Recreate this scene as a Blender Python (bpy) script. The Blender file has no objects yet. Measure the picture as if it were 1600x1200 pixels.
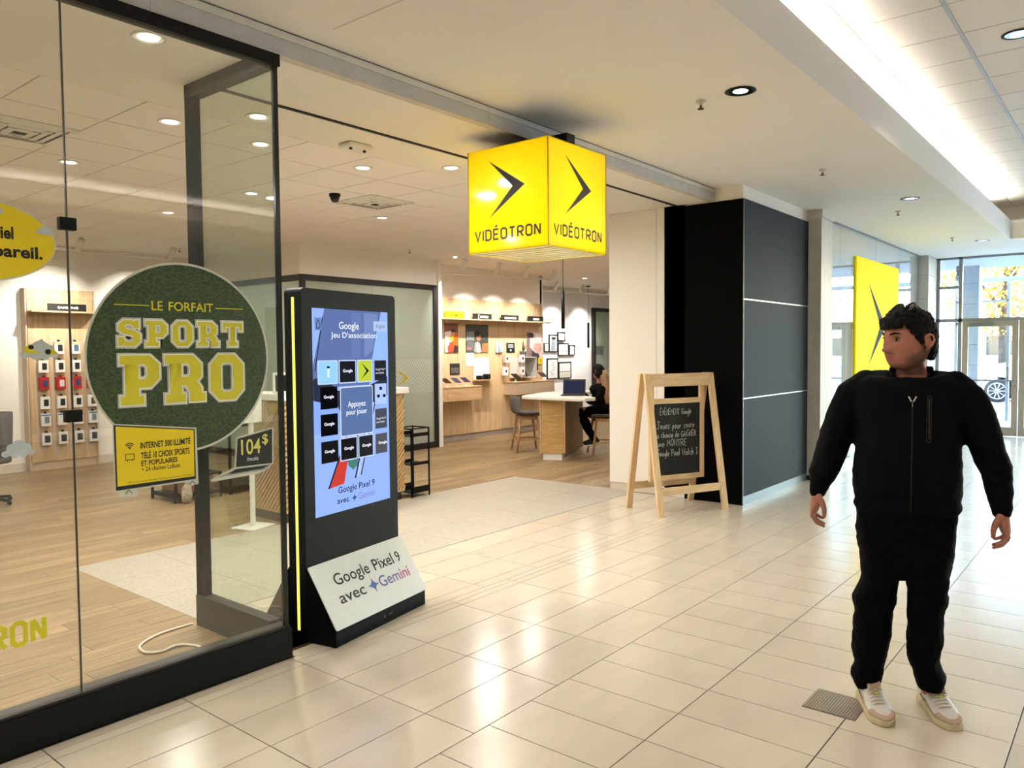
import bpy, bmesh, math, random
from mathutils import Vector, Matrix, Euler
random.seed(7)
R_ = math.radians
SC = bpy.context.scene
COL = SC.collection

# ------------------------------------------------------------------ camera
def make_camera():
    yaw, pitch, roll = 0.683643571, -0.0422011938, -0.00843918132
    f = Vector((math.cos(yaw)*math.cos(pitch), math.sin(yaw)*math.cos(pitch), math.sin(pitch)))
    r = Vector((math.sin(yaw), -math.cos(yaw), 0)); u = r.cross(f)
    c, s = math.cos(roll), math.sin(roll)
    r2 = r*c + u*s; u2 = u*c - r*s
    cam = bpy.data.cameras.new('camera'); ob = bpy.data.objects.new('camera', cam); COL.objects.link(ob)
    cam.sensor_width = 36.0; cam.lens = 1210.083/1600*36.0
    cam.clip_start = .05; cam.clip_end = 300
    m = Matrix((r2, u2, -f)).transposed().to_4x4(); m.translation = (0, 0, 1.62)
    ob.matrix_world = m
    SC.camera = ob
    return ob, f
CAM, CAMF = make_camera()

# ------------------------------------------------------------------ view, sky, sun
SC.view_settings.view_transform = 'Standard'
SC.view_settings.look = 'None'
SC.view_settings.gamma = 1.0
SC.view_settings.exposure = 0.15
SC.cycles.max_bounces = 7; SC.cycles.diffuse_bounces = 4; SC.cycles.transparent_max_bounces = 24
try: SC.view_settings.use_curve_mapping = False
except Exception: pass
world = bpy.data.worlds.new('sky'); SC.world = world; world.use_nodes = True
wt = world.node_tree; wt.nodes.clear()
wo = wt.nodes.new('ShaderNodeOutputWorld'); wb = wt.nodes.new('ShaderNodeBackground'); ws = wt.nodes.new('ShaderNodeTexSky')
ws.sky_type = 'NISHITA'; ws.sun_disc = False; ws.sun_elevation = R_(40); ws.sun_rotation = R_(150); ws.air_density = 1.6; ws.dust_density = .3; ws.ozone_density = 4.0
wb.inputs['Strength'].default_value = 3.5
wt.links.new(ws.outputs[0], wb.inputs[0]); wt.links.new(wb.outputs[0], wo.inputs[0])
sun_d = bpy.data.lights.new('sun', 'SUN'); sun_d.energy = 7.0; sun_d.angle = R_(0.6); sun_d.color = (1, .94, .84)
sun_o = bpy.data.objects.new('sun', sun_d); COL.objects.link(sun_o)
sun_o.rotation_euler = Vector((.30, -.75, -.60)).to_track_quat('-Z', 'Y').to_euler()   # shines past the entrance front onto the car park
sun_o.location = (30, 20, 30)

WARM = (1.0, .935, .86)
def area(name, loc, sx, sy, power, color=WARM, direction=(0, 0, -1), spread=180, disk=False, parent=None):
    d = bpy.data.lights.new(name, 'AREA'); d.energy = power; d.color = color
    d.shape = 'DISK' if disk else 'RECTANGLE'; d.size = sx
    if not disk: d.size_y = sy
    d.spread = R_(spread)
    o = bpy.data.objects.new(name, d); COL.objects.link(o); o.location = loc
    o.rotation_euler = Vector(direction).to_track_quat('-Z', 'Y').to_euler()
    if parent is not None: o.parent = parent
    return o
# concealed fluorescent runs in the ceiling coves of the mall (both long sides and the end)
COVE_P = 7.0
for k in range(5):
    x = -4.0 + 4.0*k
    area('cove_light', (x, 1.84, 3.60), 3.9, .10, COVE_P*3.9, (1, .95, .87), (0, -.12, 1), 120)
    area('cove_light', (x, -4.12, 3.60), 3.9, .10, COVE_P*3.9, (1, .95, .87), (0, .12, 1), 120)
area('cove_light', (14.52, -1.1, 3.66), 5.2, .10, COVE_P*5, (1, .93, .83), (-.35, 0, 1)).rotation_euler.rotate_axis('Z', R_(90))

# ------------------------------------------------------------------ materials
def L(r, g, b):
    def c(v):
        v /= 255.0
        return v/12.92 if v <= .04045 else ((v+.055)/1.055)**2.4
    return (c(r), c(g), c(b), 1)
MATS = {}
def mat(name, col, rough=.5, metal=0, spec=.5, coat=0, var=.06, scale=8, bump=0, bscale=60, stretch=(1, 1, 1), rand=0, emit=0, island=False, trans=0):
    if name in MATS: return MATS[name]
    m = bpy.data.materials.new(name); m.use_nodes = True; MATS[name] = m
    nt = m.node_tree; N = nt.nodes; K = nt.links
    b = N['Principled BSDF']
    b.inputs['Roughness'].default_value = rough; b.inputs['Metallic'].default_value = metal
    b.inputs['Specular IOR Level'].default_value = spec; b.inputs['Coat Weight'].default_value = coat
    b.inputs['Coat Roughness'].default_value = .06
    if trans: b.inputs['Subsurface Weight'].default_value = trans
    tc = N.new('ShaderNodeTexCoord'); mp = N.new('ShaderNodeMapping'); mp.inputs['Scale'].default_value = stretch
    K.new(tc.outputs['Object'], mp.inputs[0])
    nz = N.new('ShaderNodeTexNoise'); nz.inputs['Scale'].default_value = scale; nz.inputs['Detail'].default_value = 4
    K.new(mp.outputs[0], nz.inputs['Vector'])
    rp = N.new('ShaderNodeMapRange'); rp.inputs[1].default_value = .3; rp.inputs[2].default_value = .7
    rp.inputs[3].default_value = 1-var; rp.inputs[4].default_value = 1+var
    K.new(nz.outputs[0], rp.inputs[0])
    fac = rp.outputs[0]
    if rand or island:
        if island: src = N.new('ShaderNodeNewGeometry').outputs['Random Per Island']
        else: src = N.new('ShaderNodeObjectInfo').outputs['Random']
        r2 = N.new('ShaderNodeMapRange'); r2.inputs[3].default_value = 1-rand; r2.inputs[4].default_value = 1+rand
        K.new(src, r2.inputs[0])
        mu = N.new('ShaderNodeMath'); mu.operation = 'MULTIPLY'
        K.new(fac, mu.inputs[0]); K.new(r2.outputs[0], mu.inputs[1]); fac = mu.outputs[0]
        if not island:
            ad = N.new('ShaderNodeVectorMath'); ad.operation = 'ADD'
            sc_ = N.new('ShaderNodeVectorMath'); sc_.operation = 'SCALE'; sc_.inputs[3].default_value = 40
            cb = N.new('ShaderNodeCombineXYZ'); K.new(src, cb.inputs[0]); K.new(src, cb.inputs[1])
            K.new(cb.outputs[0], sc_.inputs[0]); K.new(mp.outputs[0], ad.inputs[0]); K.new(sc_.outputs[0], ad.inputs[1])
            K.new(ad.outputs[0], nz.inputs['Vector'])
    vm = N.new('ShaderNodeVectorMath'); vm.operation = 'SCALE'; vm.inputs[0].default_value = col[:3]
    K.new(fac, vm.inputs[3]); K.new(vm.outputs[0], b.inputs['Base Color'])
    if bump:
        n2 = N.new('ShaderNodeTexNoise'); n2.inputs['Scale'].default_value = bscale; n2.inputs['Detail'].default_value = 3
        K.new(mp.outputs[0], n2.inputs['Vector'])
        bp = N.new('ShaderNodeBump'); bp.inputs['Strength'].default_value = bump; bp.inputs['Distance'].default_value = .002
        K.new(n2.outputs[0], bp.inputs['Height']); K.new(bp.outputs[0], b.inputs['Normal'])
    if emit:
        K.new(vm.outputs[0], b.inputs['Emission Color']); b.inputs['Emission Strength'].default_value = emit
    return m
def emis(name, col, s):
    if name in MATS: return MATS[name]
    m = bpy.data.materials.new(name); m.use_nodes = True; MATS[name] = m
    nt = m.node_tree; nt.nodes.clear()
    o = nt.nodes.new('ShaderNodeOutputMaterial'); e = nt.nodes.new('ShaderNodeEmission')
    e.inputs[0].default_value = col; e.inputs[1].default_value = s
    nt.links.new(e.outputs[0], o.inputs[0]); return m
def two_sided(N, K, fr, ior):      # same reflectance on both faces of a thin sheet
    ge = N.new('ShaderNodeNewGeometry'); mr = N.new('ShaderNodeMapRange'); mr.inputs[3].default_value = ior; mr.inputs[4].default_value = 1/ior
    K.new(ge.outputs['Backfacing'], mr.inputs[0]); K.new(mr.outputs[0], fr.inputs[0])
def glass(name, tint=(.95, .97, .94), ior=1.5, rough=0, extra=0):
    if name in MATS: return MATS[name]
    m = bpy.data.materials.new(name); m.use_nodes = True; MATS[name] = m
    nt = m.node_tree; nt.nodes.clear(); N = nt.nodes; K = nt.links
    o = N.new('ShaderNodeOutputMaterial'); t = N.new('ShaderNodeBsdfTransparent'); t.inputs[0].default_value = (*tint, 1)
    g = N.new('ShaderNodeBsdfGlossy'); g.inputs['Roughness'].default_value = rough; g.inputs[0].default_value = (1, 1, 1, 1)
    fr = N.new('ShaderNodeFresnel'); two_sided(N, K, fr, ior)
    mx = N.new('ShaderNodeMixShader'); K.new(fr.outputs[0], mx.inputs[0])
    K.new(t.outputs[0], mx.inputs[1]); K.new(g.outputs[0], mx.inputs[2]); sh = mx.outputs[0]
    if extra:   # frosted film: some of the light is scattered
        d = N.new('ShaderNodeBsdfDiffuse'); d.inputs[0].default_value = (.75, .78, .72, 1)
        tl = N.new('ShaderNodeBsdfTranslucent'); tl.inputs[0].default_value = (.75, .78, .72, 1)
        m1 = N.new('ShaderNodeMixShader'); m1.inputs[0].default_value = .5; K.new(d.outputs[0], m1.inputs[1]); K.new(tl.outputs[0], m1.inputs[2])
        m2 = N.new('ShaderNodeMixShader'); m2.inputs[0].default_value = extra; K.new(sh, m2.inputs[1]); K.new(m1.outputs[0], m2.inputs[2]); sh = m2.outputs[0]
    K.new(sh, o.inputs[0]); return m
def wood(name, col, dark, rough=.45, stretch=(1.2, 14, 14), scale=3, rand=.12, island=False, coat=0):
    if name in MATS: return MATS[name]
    m = bpy.data.materials.new(name); m.use_nodes = True; MATS[name] = m
    nt = m.node_tree; N = nt.nodes; K = nt.links; b = N['Principled BSDF']
    b.inputs['Roughness'].default_value = rough; b.inputs['Coat Weight'].default_value = coat
    tc = N.new('ShaderNodeTexCoord'); mp = N.new('ShaderNodeMapping'); mp.inputs['Scale'].default_value = stretch
    K.new(tc.outputs['Object'], mp.inputs[0])
    src = N.new('ShaderNodeNewGeometry').outputs['Random Per Island'] if island else N.new('ShaderNodeObjectInfo').outputs['Random']
    cb = N.new('ShaderNodeCombineXYZ'); K.new(src, cb.inputs[0]); K.new(src, cb.inputs[1]); K.new(src, cb.inputs[2])
    sc_ = N.new('ShaderNodeVectorMath'); sc_.operation = 'SCALE'; sc_.inputs[3].default_value = 57
    ad = N.new('ShaderNodeVectorMath'); ad.operation = 'ADD'
    K.new(cb.outputs[0], sc_.inputs[0]); K.new(mp.outputs[0], ad.inputs[0]); K.new(sc_.outputs[0], ad.inputs[1])
    nz = N.new('ShaderNodeTexNoise'); nz.inputs['Scale'].default_value = scale; nz.inputs['Detail'].default_value = 6; nz.inputs['Distortion'].default_value = .6
    K.new(ad.outputs[0], nz.inputs['Vector'])
    rp = N.new('ShaderNodeMapRange'); rp.inputs[1].default_value = .3; rp.inputs[2].default_value = .72
    K.new(nz.outputs[0], rp.inputs[0])
    mx = N.new('ShaderNodeMix'); mx.data_type = 'RGBA'; mx.inputs[6].default_value = col; mx.inputs[7].default_value = dark
    K.new(rp.outputs[0], mx.inputs[0])
    r2 = N.new('ShaderNodeMapRange'); r2.inputs[3].default_value = 1-rand; r2.inputs[4].default_value = 1+rand; K.new(src, r2.inputs[0])
    vm = N.new('ShaderNodeVectorMath'); vm.operation = 'SCALE'; K.new(mx.outputs[2], vm.inputs[0]); K.new(r2.outputs[0], vm.inputs[3])
    K.new(vm.outputs[0], b.inputs['Base Color'])
    return m

# ------------------------------------------------------------------ mesh helpers
class MB:
    def __init__(s): s.v = []; s.f = []
    def add(s, vs, fs):
        n = len(s.v); s.v += [tuple(v) for v in vs]; s.f += [tuple(i+n for i in f) for f in fs]; return s
    def box(s, x0, x1, y0, y1, z0, z1):
        return s.add([(x0, y0, z0), (x1, y0, z0), (x1, y1, z0), (x0, y1, z0), (x0, y0, z1), (x1, y0, z1), (x1, y1, z1), (x0, y1, z1)],
                     [(0, 3, 2, 1), (4, 5, 6, 7), (0, 1, 5, 4), (1, 2, 6, 5), (2, 3, 7, 6), (3, 0, 4, 7)])
    def prism(s, poly, a, b, ax='z'):
        n = len(poly)
        def P(p, t):
            return {'z': (p[0], p[1], t), 'y': (p[0], t, p[1]), 'x': (t, p[0], p[1])}[ax]
        return s.add([P(p, a) for p in poly]+[P(p, b) for p in poly],
                     [tuple(range(n))[::-1], tuple(range(n, 2*n))]+[(i, (i+1) % n, n+(i+1) % n, n+i) for i in range(n)])
    def loft(s, rings, cap=True):
        n = len(rings[0]); vs = [p for r in rings for p in r]; fs = []
        for k in range(len(rings)-1):
            for i in range(n):
                j = (i+1) % n; fs.append((k*n+i, k*n+j, (k+1)*n+j, (k+1)*n+i))
        if cap: fs += [tuple(range(n))[::-1], tuple(range((len(rings)-1)*n, len(rings)*n))]
        return s.add(vs, fs)
    def tube(s, pts, r, n=8, cap=True):
        pts = [Vector(p) for p in pts]; rs = r if isinstance(r, (list, tuple)) else [r]*len(pts)
        rings = []; up = None
        for i, p in enumerate(pts):
            t = (pts[min(i+1, len(pts)-1)]-pts[max(i-1, 0)]).normalized()
            if up is None:
                up = Vector((0, 0, 1)) if abs(t.z) < .9 else Vector((0, 1, 0))
            a = t.cross(up).normalized(); b = a.cross(t).normalized(); up = b
            rings.append([p+(a*math.cos(2*math.pi*k/n)+b*math.sin(2*math.pi*k/n))*rs[i] for k in range(n)])
        return s.loft(rings, cap)
    def bar(s, a, b, w, h=None, up=(0, 0, 1)):
        a = Vector(a); b = Vector(b); h = h or w; t = (b-a).normalized(); up = Vector(up)
        if abs(t.dot(up)) > .95: up = Vector((0, 1, 0))
        x = t.cross(up).normalized()*w/2; y = x.cross(t).normalized()*h/2
        return s.loft([[p-x-y, p+x-y, p+x+y, p-x+y] for p in (a, b)])
    def lathe(s, prof, n=20, c=(0, 0, 0), ax='z', cap=True):
        rings = []
        for r, t in prof:
            ring = []
            for k in range(n):
                a = 2*math.pi*k/n; p, q = r*math.cos(a), r*math.sin(a)
                o = {'z': (p, q, t), 'y': (p, t, q), 'x': (t, p, q)}[ax]
                ring.append((o[0]+c[0], o[1]+c[1], o[2]+c[2]))
            rings.append(ring)
        return s.loft(rings, cap)
    def sph(s, c, r, nu=12, nv=8, rot=None):
        if not isinstance(r, (tuple, list)): r = (r, r, r)
        rings = []
        for j in range(1, nv):
            ph = math.pi*j/nv-math.pi/2
            ring = []
            for i in range(nu):
                a = 2*math.pi*i/nu
                v = Vector((r[0]*math.cos(ph)*math.cos(a), r[1]*math.cos(ph)*math.sin(a), r[2]*math.sin(ph)))
                if rot: v = rot @ v
                ring.append(v+Vector(c))
            rings.append(ring)
        n0 = len(s.v); s.loft(rings, False)
        lo = Vector((0, 0, -r[2])); hi = Vector((0, 0, r[2]))
        if rot: lo = rot @ lo; hi = rot @ hi
        b = len(s.v); s.v += [tuple(lo+Vector(c)), tuple(hi+Vector(c))]
        t = n0+(nv-2)*nu
        for i in range(nu):
            s.f.append((b, n0+(i+1) % nu, n0+i)); s.f.append((b+1, t+i, t+(i+1) % nu))
        return s
    def poly(s, pts): return s.add(pts, [tuple(range(len(pts)))])
    def mesh(s, name, smooth=False):
        me = bpy.data.meshes.new(name); me.from_pydata(s.v, [], s.f); me.update()
        if smooth: me.polygons.foreach_set('use_smooth', [True]*len(me.polygons))
        return me
    def build(s, name, m, parent=None, smooth=False, bevel=0, fix=True):
        me = s.mesh(name, smooth)
        if fix:
            bm = bmesh.new(); bm.from_mesh(me); bmesh.ops.recalc_face_normals(bm, faces=bm.faces); bm.to_mesh(me); bm.free()
        me.materials.append(m)
        return link(name, me, parent, bevel)
def link(name, me, parent=None, bevel=0):
    o = bpy.data.objects.new(name, me); COL.objects.link(o)
    if parent is not None: o.parent = parent
    if bevel:
        b = o.modifiers.new('bevel', 'BEVEL'); b.width = bevel; b.segments = 2; b.limit_method = 'ANGLE'; b.angle_limit = R_(40)
        o.modifiers.new('wn', 'WEIGHTED_NORMAL')
        me.polygons.foreach_set('use_smooth', [True]*len(me.polygons))
    return o
def tag(o, label=None, cat=None, group=None, kind=None):
    if label: o['label'] = label
    if cat: o['category'] = cat
    if group: o['group'] = group
    if kind: o['kind'] = kind
    return o
def root(name, label, cat, loc=(0, 0, 0), rz=0, group=None, kind=None):
    o = bpy.data.objects.new(name, None); COL.objects.link(o); o.empty_display_size = .1
    o.location = loc; o.rotation_euler = (0, 0, rz)
    return tag(o, label, cat, group, kind)
def setting(name, label=None):
    o = bpy.data.objects.new(name, None); COL.objects.link(o); o.empty_display_size = .1
    o['kind'] = 'structure'
    if label: o['label'] = label
    return o
def inst(name, me, parent, loc=(0, 0, 0), rz=0, scale=None):
    o = bpy.data.objects.new(name, me); COL.objects.link(o); o.parent = parent; o.location = loc; o.rotation_euler = (0, 0, rz)
    if scale: o.scale = scale
    return o
def remesh(mb, voxel, smooth_it=2, name='tmp', noise=0, nscale=.1):
    me = mb.mesh(name); bm = bmesh.new(); bm.from_mesh(me); bmesh.ops.recalc_face_normals(bm, faces=bm.faces); bm.to_mesh(me); bm.free()
    o = bpy.data.objects.new(name, me); COL.objects.link(o)
    r = o.modifiers.new('r', 'REMESH'); r.mode = 'VOXEL'; r.voxel_size = voxel; r.adaptivity = 0
    if smooth_it:
        s = o.modifiers.new('s', 'SMOOTH'); s.factor = .5; s.iterations = smooth_it
    if noise:
        tx = bpy.data.textures.new('folds', 'CLOUDS'); tx.noise_scale = nscale
        d = o.modifiers.new('d', 'DISPLACE'); d.texture = tx; d.strength = noise; d.mid_level = .5; d.texture_coords = 'LOCAL'
    dg = bpy.context.evaluated_depsgraph_get()
    out = bpy.data.meshes.new_from_object(o.evaluated_get(dg))
    bpy.data.objects.remove(o); bpy.data.meshes.remove(me)
    out.name = name
    out.polygons.foreach_set('use_smooth', [True]*len(out.polygons))
    return out

# flat print: a Face is a plane in space (origin, right, up, outward normal)
class Face:
    def __init__(s, o, u, v):
        s.o = Vector(o); s.u = Vector(u).normalized(); s.v = Vector(v).normalized(); s.n = s.u.cross(s.v)
    def p(s, x, y, e=0): return s.o+s.u*x+s.v*y+s.n*e
def curve_mesh(cu):
    o = bpy.data.objects.new('t', cu); me = bpy.data.meshes.new_from_object(o); bpy.data.objects.remove(o); bpy.data.curves.remove(cu); return me
def place(me, face, x0, x1, y0, y1, e, m, name, parent, fit=True):
    vs = [v.co for v in me.vertices]
    if not vs: return None
    ax, bx = min(v.x for v in vs), max(v.x for v in vs); ay, by = min(v.y for v in vs), max(v.y for v in vs)
    for v in me.vertices:
        x, y = v.co.x, v.co.y
        if fit: x = x0+(x-ax)/max(bx-ax, 1e-6)*(x1-x0); y = y0+(y-ay)/max(by-ay, 1e-6)*(y1-y0)
        v.co = face.p(x, y, e)
    me.materials.clear(); me.materials.append(m); me.name = name
    return link(name, me, parent)
def text(s, face, x0, x1, y0, y1, m, parent, bold=0, e=.0016, name='lettering', shear=0):
    cu = bpy.data.curves.new('t', 'FONT'); cu.body = s; cu.offset = bold; cu.resolution_u = 4; cu.shear = shear
    return place(curve_mesh(cu), face, x0, x1, y0, y1, e, m, name, parent)
def loops_mesh(loops, offset=0):
    cu = bpy.data.curves.new('t', 'CURVE'); cu.dimensions = '2D'; cu.fill_mode = 'BOTH'
    for lp in loops:
        sp = cu.splines.new('POLY'); sp.points.add(len(lp)-1); sp.use_cyclic_u = True
        for i, (x, y) in enumerate(lp): sp.points[i].co = (x, y, 0, 1)
    cu.offset = offset
    return curve_mesh(cu)
def shape(loops, face, m, parent, e=.0016, name='print', thick=0):
    me = loops_mesh(loops)
    for v in me.vertices: v.co = face.p(v.co.x, v.co.y, e)
    me.materials.append(m); me.name = name
    return link(name, me, parent)
def rrect(x0, x1, y0, y1, r=0, k=5):
    if not r: return [(x0, y0), (x1, y0), (x1, y1), (x0, y1)]
    out = []
    for cx, cy, a in ((x1-r, y0+r, -90), (x1-r, y1-r, 0), (x0+r, y1-r, 90), (x0+r, y0+r, 180)):
        for i in range(k+1):
            t = R_(a+90*i/k); out.append((cx+r*math.cos(t), cy+r*math.sin(t)))
    return out
def ell(cx, cy, rx, ry, n=40): return [(cx+rx*math.cos(2*math.pi*i/n), cy+ry*math.sin(2*math.pi*i/n)) for i in range(n)]
def ribbon(pts, w, closed=False):
    """flat stroke with mitred corners: list of quads"""
    P = [Vector(p) for p in pts]; n = len(P); out = []
    L_, R2 = [], []
    for i in range(n):
        a = P[i-1] if (closed or i > 0) else None; b = P[(i+1) % n] if (closed or i < n-1) else None
        d1 = (P[i]-a).normalized() if a is not None else (b-P[i]).normalized()
        d2 = (b-P[i]).normalized() if b is not None else d1
        n1 = Vector((-d1.y, d1.x)); n2 = Vector((-d2.y, d2.x)); m = (n1+n2)
        if m.length < .3: m = n1
        else: m = m.normalized()/max(.5, m.normalized().dot(n1))
        L_.append(P[i]+m*w/2); R2.append(P[i]-m*w/2)
    for i in range(n if closed else n-1):
        j = (i+1) % n; out.append([L_[i], R2[i], R2[j], L_[j]])
    return out
def strokes(polys, face, w, m, parent, e=.0016, name='lettering', ox=0, oy=0, sx=1, sy=1):
    mb = MB()
    for k_, pl in enumerate(polys):
        closed = len(pl) > 2 and pl[0] == pl[-1]
        q = [(ox+x*sx, oy+y*sy) for x, y in (pl[:-1] if closed else pl)]
        for quad in ribbon(q, w, closed): mb.poly([face.p(v.x, v.y, e+.00025*(k_ % 7)) for v in quad])
    return mb.build(name, m, parent, fix=False)
# ================================================================== the setting
M_tile = mat('porcelain_tile', L(208, 196, 177), rough=.20, spec=.5, var=.05, scale=2.2, stretch=(1, 3, 1), rand=.035)
M_tile2 = mat('porcelain_tile_field', L(208, 196, 177), rough=.20, spec=.5, var=.05, scale=2.2, rand=.035, island=True)
M_grout = mat('grout', L(58, 48, 40), rough=.8)
M_terr = mat('terrazzo', L(180, 173, 158), rough=.4, var=.26, scale=110, rand=.02)
M_ceil = mat('ceiling_paint', L(236, 231, 221), rough=.9, var=.012, scale=1.5)
M_paint = mat('wall_paint', L(240, 235, 227), rough=.8, var=.012, scale=2)
M_ctile = mat('acoustic_tile', L(236, 230, 222), rough=.95, var=.03, scale=140, rand=.012, bump=.3, bscale=220)
M_tee = mat('ceiling_tee', L(205, 200, 190), rough=.5)
M_plank = wood('oak_plank', L(170, 146, 108), L(128, 104, 72), rough=.42, stretch=(1.0, 16, 16), scale=2.2, rand=.20)
M_plank2 = wood('oak_plank_field', L(170, 146, 108), L(128, 104, 72), rough=.42, stretch=(1.0, 16, 16), scale=2.2, rand=.20, island=True)
M_black = mat('black_metal', L(9, 9, 9), rough=.5, spec=.22)
M_blackm = mat('black_matte', L(4, 4, 4), rough=.75, spec=.06)
M_alu = mat('brushed_aluminium', L(176, 176, 170), rough=.35, metal=.85)
M_grey = mat('grey_bulkhead', L(196, 197, 196), rough=.45, spec=.4)
M_glass = glass('shopfront_glass', (.965, .975, .955), ior=1.7)
M_glass2 = glass('return_glass', (.885, .935, .90))

def vis_area(c, a):
    d = Vector(c)-Vector((0, 0, 1.62)); z = d.dot(CAMF)
    if z < .6: return -1
    r = Vector((CAMF.y, -CAMF.x, 0)).normalized(); u = r.cross(CAMF)
    px = 800+1210*d.dot(r)/z; py = 600-1210*d.dot(u)/z
    if not (-90 < px < 1690 and -60 < py < 1290): return -1
    return a/(z**3)
def pieces(parent, cells, top, mat_one, mat_field, name, gap=.0035, thick=.02, limit=300, down=False, keep=None, field_name=None):
    """cells: (x0, x1, y0, y1). The largest in view become objects, the others one joined mesh."""
    cells = [(vis_area(((c[0]+c[1])/2, (c[2]+c[3])/2, top), (c[1]-c[0])*(c[3]-c[2])), c) for c in cells]
    cells.sort(key=lambda t: -t[0])
    cache = {}; rest = MB(); n = 0
    for a, (x0, x1, y0, y1) in cells:
        w, h = x1-x0-gap, y1-y0-gap
        if w <= 0 or h <= 0: continue
        if a > 0 and n < limit and (keep is None or keep(x0, x1, y0, y1)):
            key = (round(w, 3), round(h, 3))
            if key not in cache:
                b = MB(); e = .0004
                zt, zb = (thick, 0) if not down else (-thick, 0)
                b.loft([[(-w/2, -h/2, zb), (w/2, -h/2, zb), (w/2, h/2, zb), (-w/2, h/2, zb)],
                        [(-w/2, -h/2, zt-(e if not down else -e)), (w/2, -h/2, zt-(e if not down else -e)), (w/2, h/2, zt-(e if not down else -e)), (-w/2, h/2, zt-(e if not down else -e))],
                        [(-w/2+e, -h/2+e, zt), (w/2-e, -h/2+e, zt), (w/2-e, h/2-e, zt), (-w/2+e, h/2-e, zt)]])
                me = b.mesh(name); bm = bmesh.new(); bm.from_mesh(me); bmesh.ops.recalc_face_normals(bm, faces=bm.faces); bm.to_mesh(me); bm.free()
                me.materials.append(mat_one); cache[key] = me
            inst(name, cache[key], parent, ((x0+x1)/2, (y0+y1)/2, top-thick if not down else top+thick)); n += 1
        else:
            g = gap/2
            rest.box(x0+g, x1-g, y0+g, y1-g, top-thick, top) if not down else rest.box(x0+g, x1-g, y0+g, y1-g, top, top+thick)
    if rest.v:
        o = rest.build(field_name or (name+'_field'), mat_field, parent); o['kind'] = 'stuff'
    return n

# ---- mall floor
floor = MB().box(-6, 16.6, -9, 4.475, -.12, -.005).build('floor', M_grout); tag(floor, kind='structure')
cells = []
ys = [2.17-.5955*k for k in range(19)]
for i in range(18):
    y1, y0 = ys[i], max(ys[i+1], -9)
    k0 = int((-6-2.786)/.302)
    for k in range(k0, 46):
        x0 = 2.786+.302*k; cells.append((x0, min(x0+.302, 16.6), y0, y1))
yl = [2.17, 2.466, 2.762, 3.057, 3.352, 3.422, 3.482, 3.582, 3.88, 4.1785, 4.475]
for a, b in zip(yl[:-1], yl[1:]):
    ox = 2.39 if b < 3.49 else 2.16
    for k in range(-14, 24):
        x0 = ox+.6*k; x1 = min(x0+.6, 16.6)
        for (s0, s1) in ((x0, x1),):
            if b > 3.49 and s1 <= 2.42: continue
            if b > 3.49: s0 = max(s0, 2.42)
            if b > 3.25 and s1 > 7.69:      # the column and its wall stand here
                if s0 < 7.69: cells.append((s0, 7.69, a, b))
                if a < 3.1: cells.append((max(s0, 7.69), s1, a, 3.20))
                continue
            cells.append((s0, s1, a, b))
pieces(floor, cells, 0, M_tile, M_tile2, 'floor_tile', gap=.005, thick=.004, limit=300, field_name='floor_tile_field')
# brass anchors of the rolling gate in the floor and the drain grate
for x, y, nm in ((4.62, 4.10, 'round floor anchor beside the kiosk end of the tile strip'), (6.30, 3.93, 'round floor anchor near the chalkboard easel')):
    tag(MB().lathe([(.028, -.0035), (.028, .002), (.02, .003), (.0, .003)], 16, (x, y, 0)).build('floor_anchor', M_alu), nm, 'floor anchor')
gr = root('floor_grate', 'square perforated grey metal floor grate beside the white sneakers', 'grate', (3.612, 1.054, 0))
MB().box(-.118, .118, -.115, .115, .0002, .002).build('grate_plate', mat('grate_metal', L(120, 112, 100), rough=.5, metal=.5), gr)
b = MB()
for i in range(19):
    t = -.108+i*.012
    b.box(t-.0028, t+.0028, -.110, .110, .002, .0042); 
for i in range(19):
    t = -.108+i*.012
    b.box(-.112, .112, t-.0028, t+.0028, .0022, .0040)
tag(b.build('grate_mesh', mat('grate_bar', L(165, 155, 140), rough=.45, metal=.5), gr), kind='stuff')

# ---- shop floor: terrazzo entry and oak planks
fst = MB().box(-3, 20, 3.56, 12.3, -.12, -.006).build('floor_shop', mat('plank_joint', L(96, 72, 50), rough=.8)); tag(fst, kind='structure')
cells = []
for i in range(3):
    for k in range(9):
        cells.append((2.4 if k == 0 else 2.4+.6*k, min(3.0+.6*k, 7.75), 4.475+.605*i, 4.475+.605*(i+1)))
pieces(fst, cells, 0, M_terr, M_terr, 'terrazzo_tile', gap=.003, thick=.005)
MB().box(2.42, 7.75, 4.472, 4.478, -.004, .0006).build('threshold_strip', M_grout, fst)
cells = []; rng = random.Random(3)
y = 3.56; pw = .146
while y < 12.28:
    x = -3+rng.random()*1.2
    while x < 19.5:
        x1 = x+rng.choice((.9, 1.2, 1.2, 1.5)); yb = min(y+pw, 12.3)
        # cut the planks around the terrazzo
        segs = [(x, x1)]
        if y < 6.28 and yb > 4.475-.2:
            segs = [(s, t) for s, t in ((x, min(x1, 2.4)), (max(x, 7.75), x1)) if t-s > .02]
        for s, t in segs:
            if yb < 4.86 and s > 2.3: continue
            cells.append((s, t, y, yb))
        x = x1
    y += pw
for k in range(4): cells.append((2.4+1.3375*k, 2.4+1.3375*(k+1), 6.29, 6.334))
pieces(fst, cells, 0, M_plank, M_plank2, 'floor_plank', gap=.0022, thick=.005, limit=300, field_name='floor_plank_field')

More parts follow.
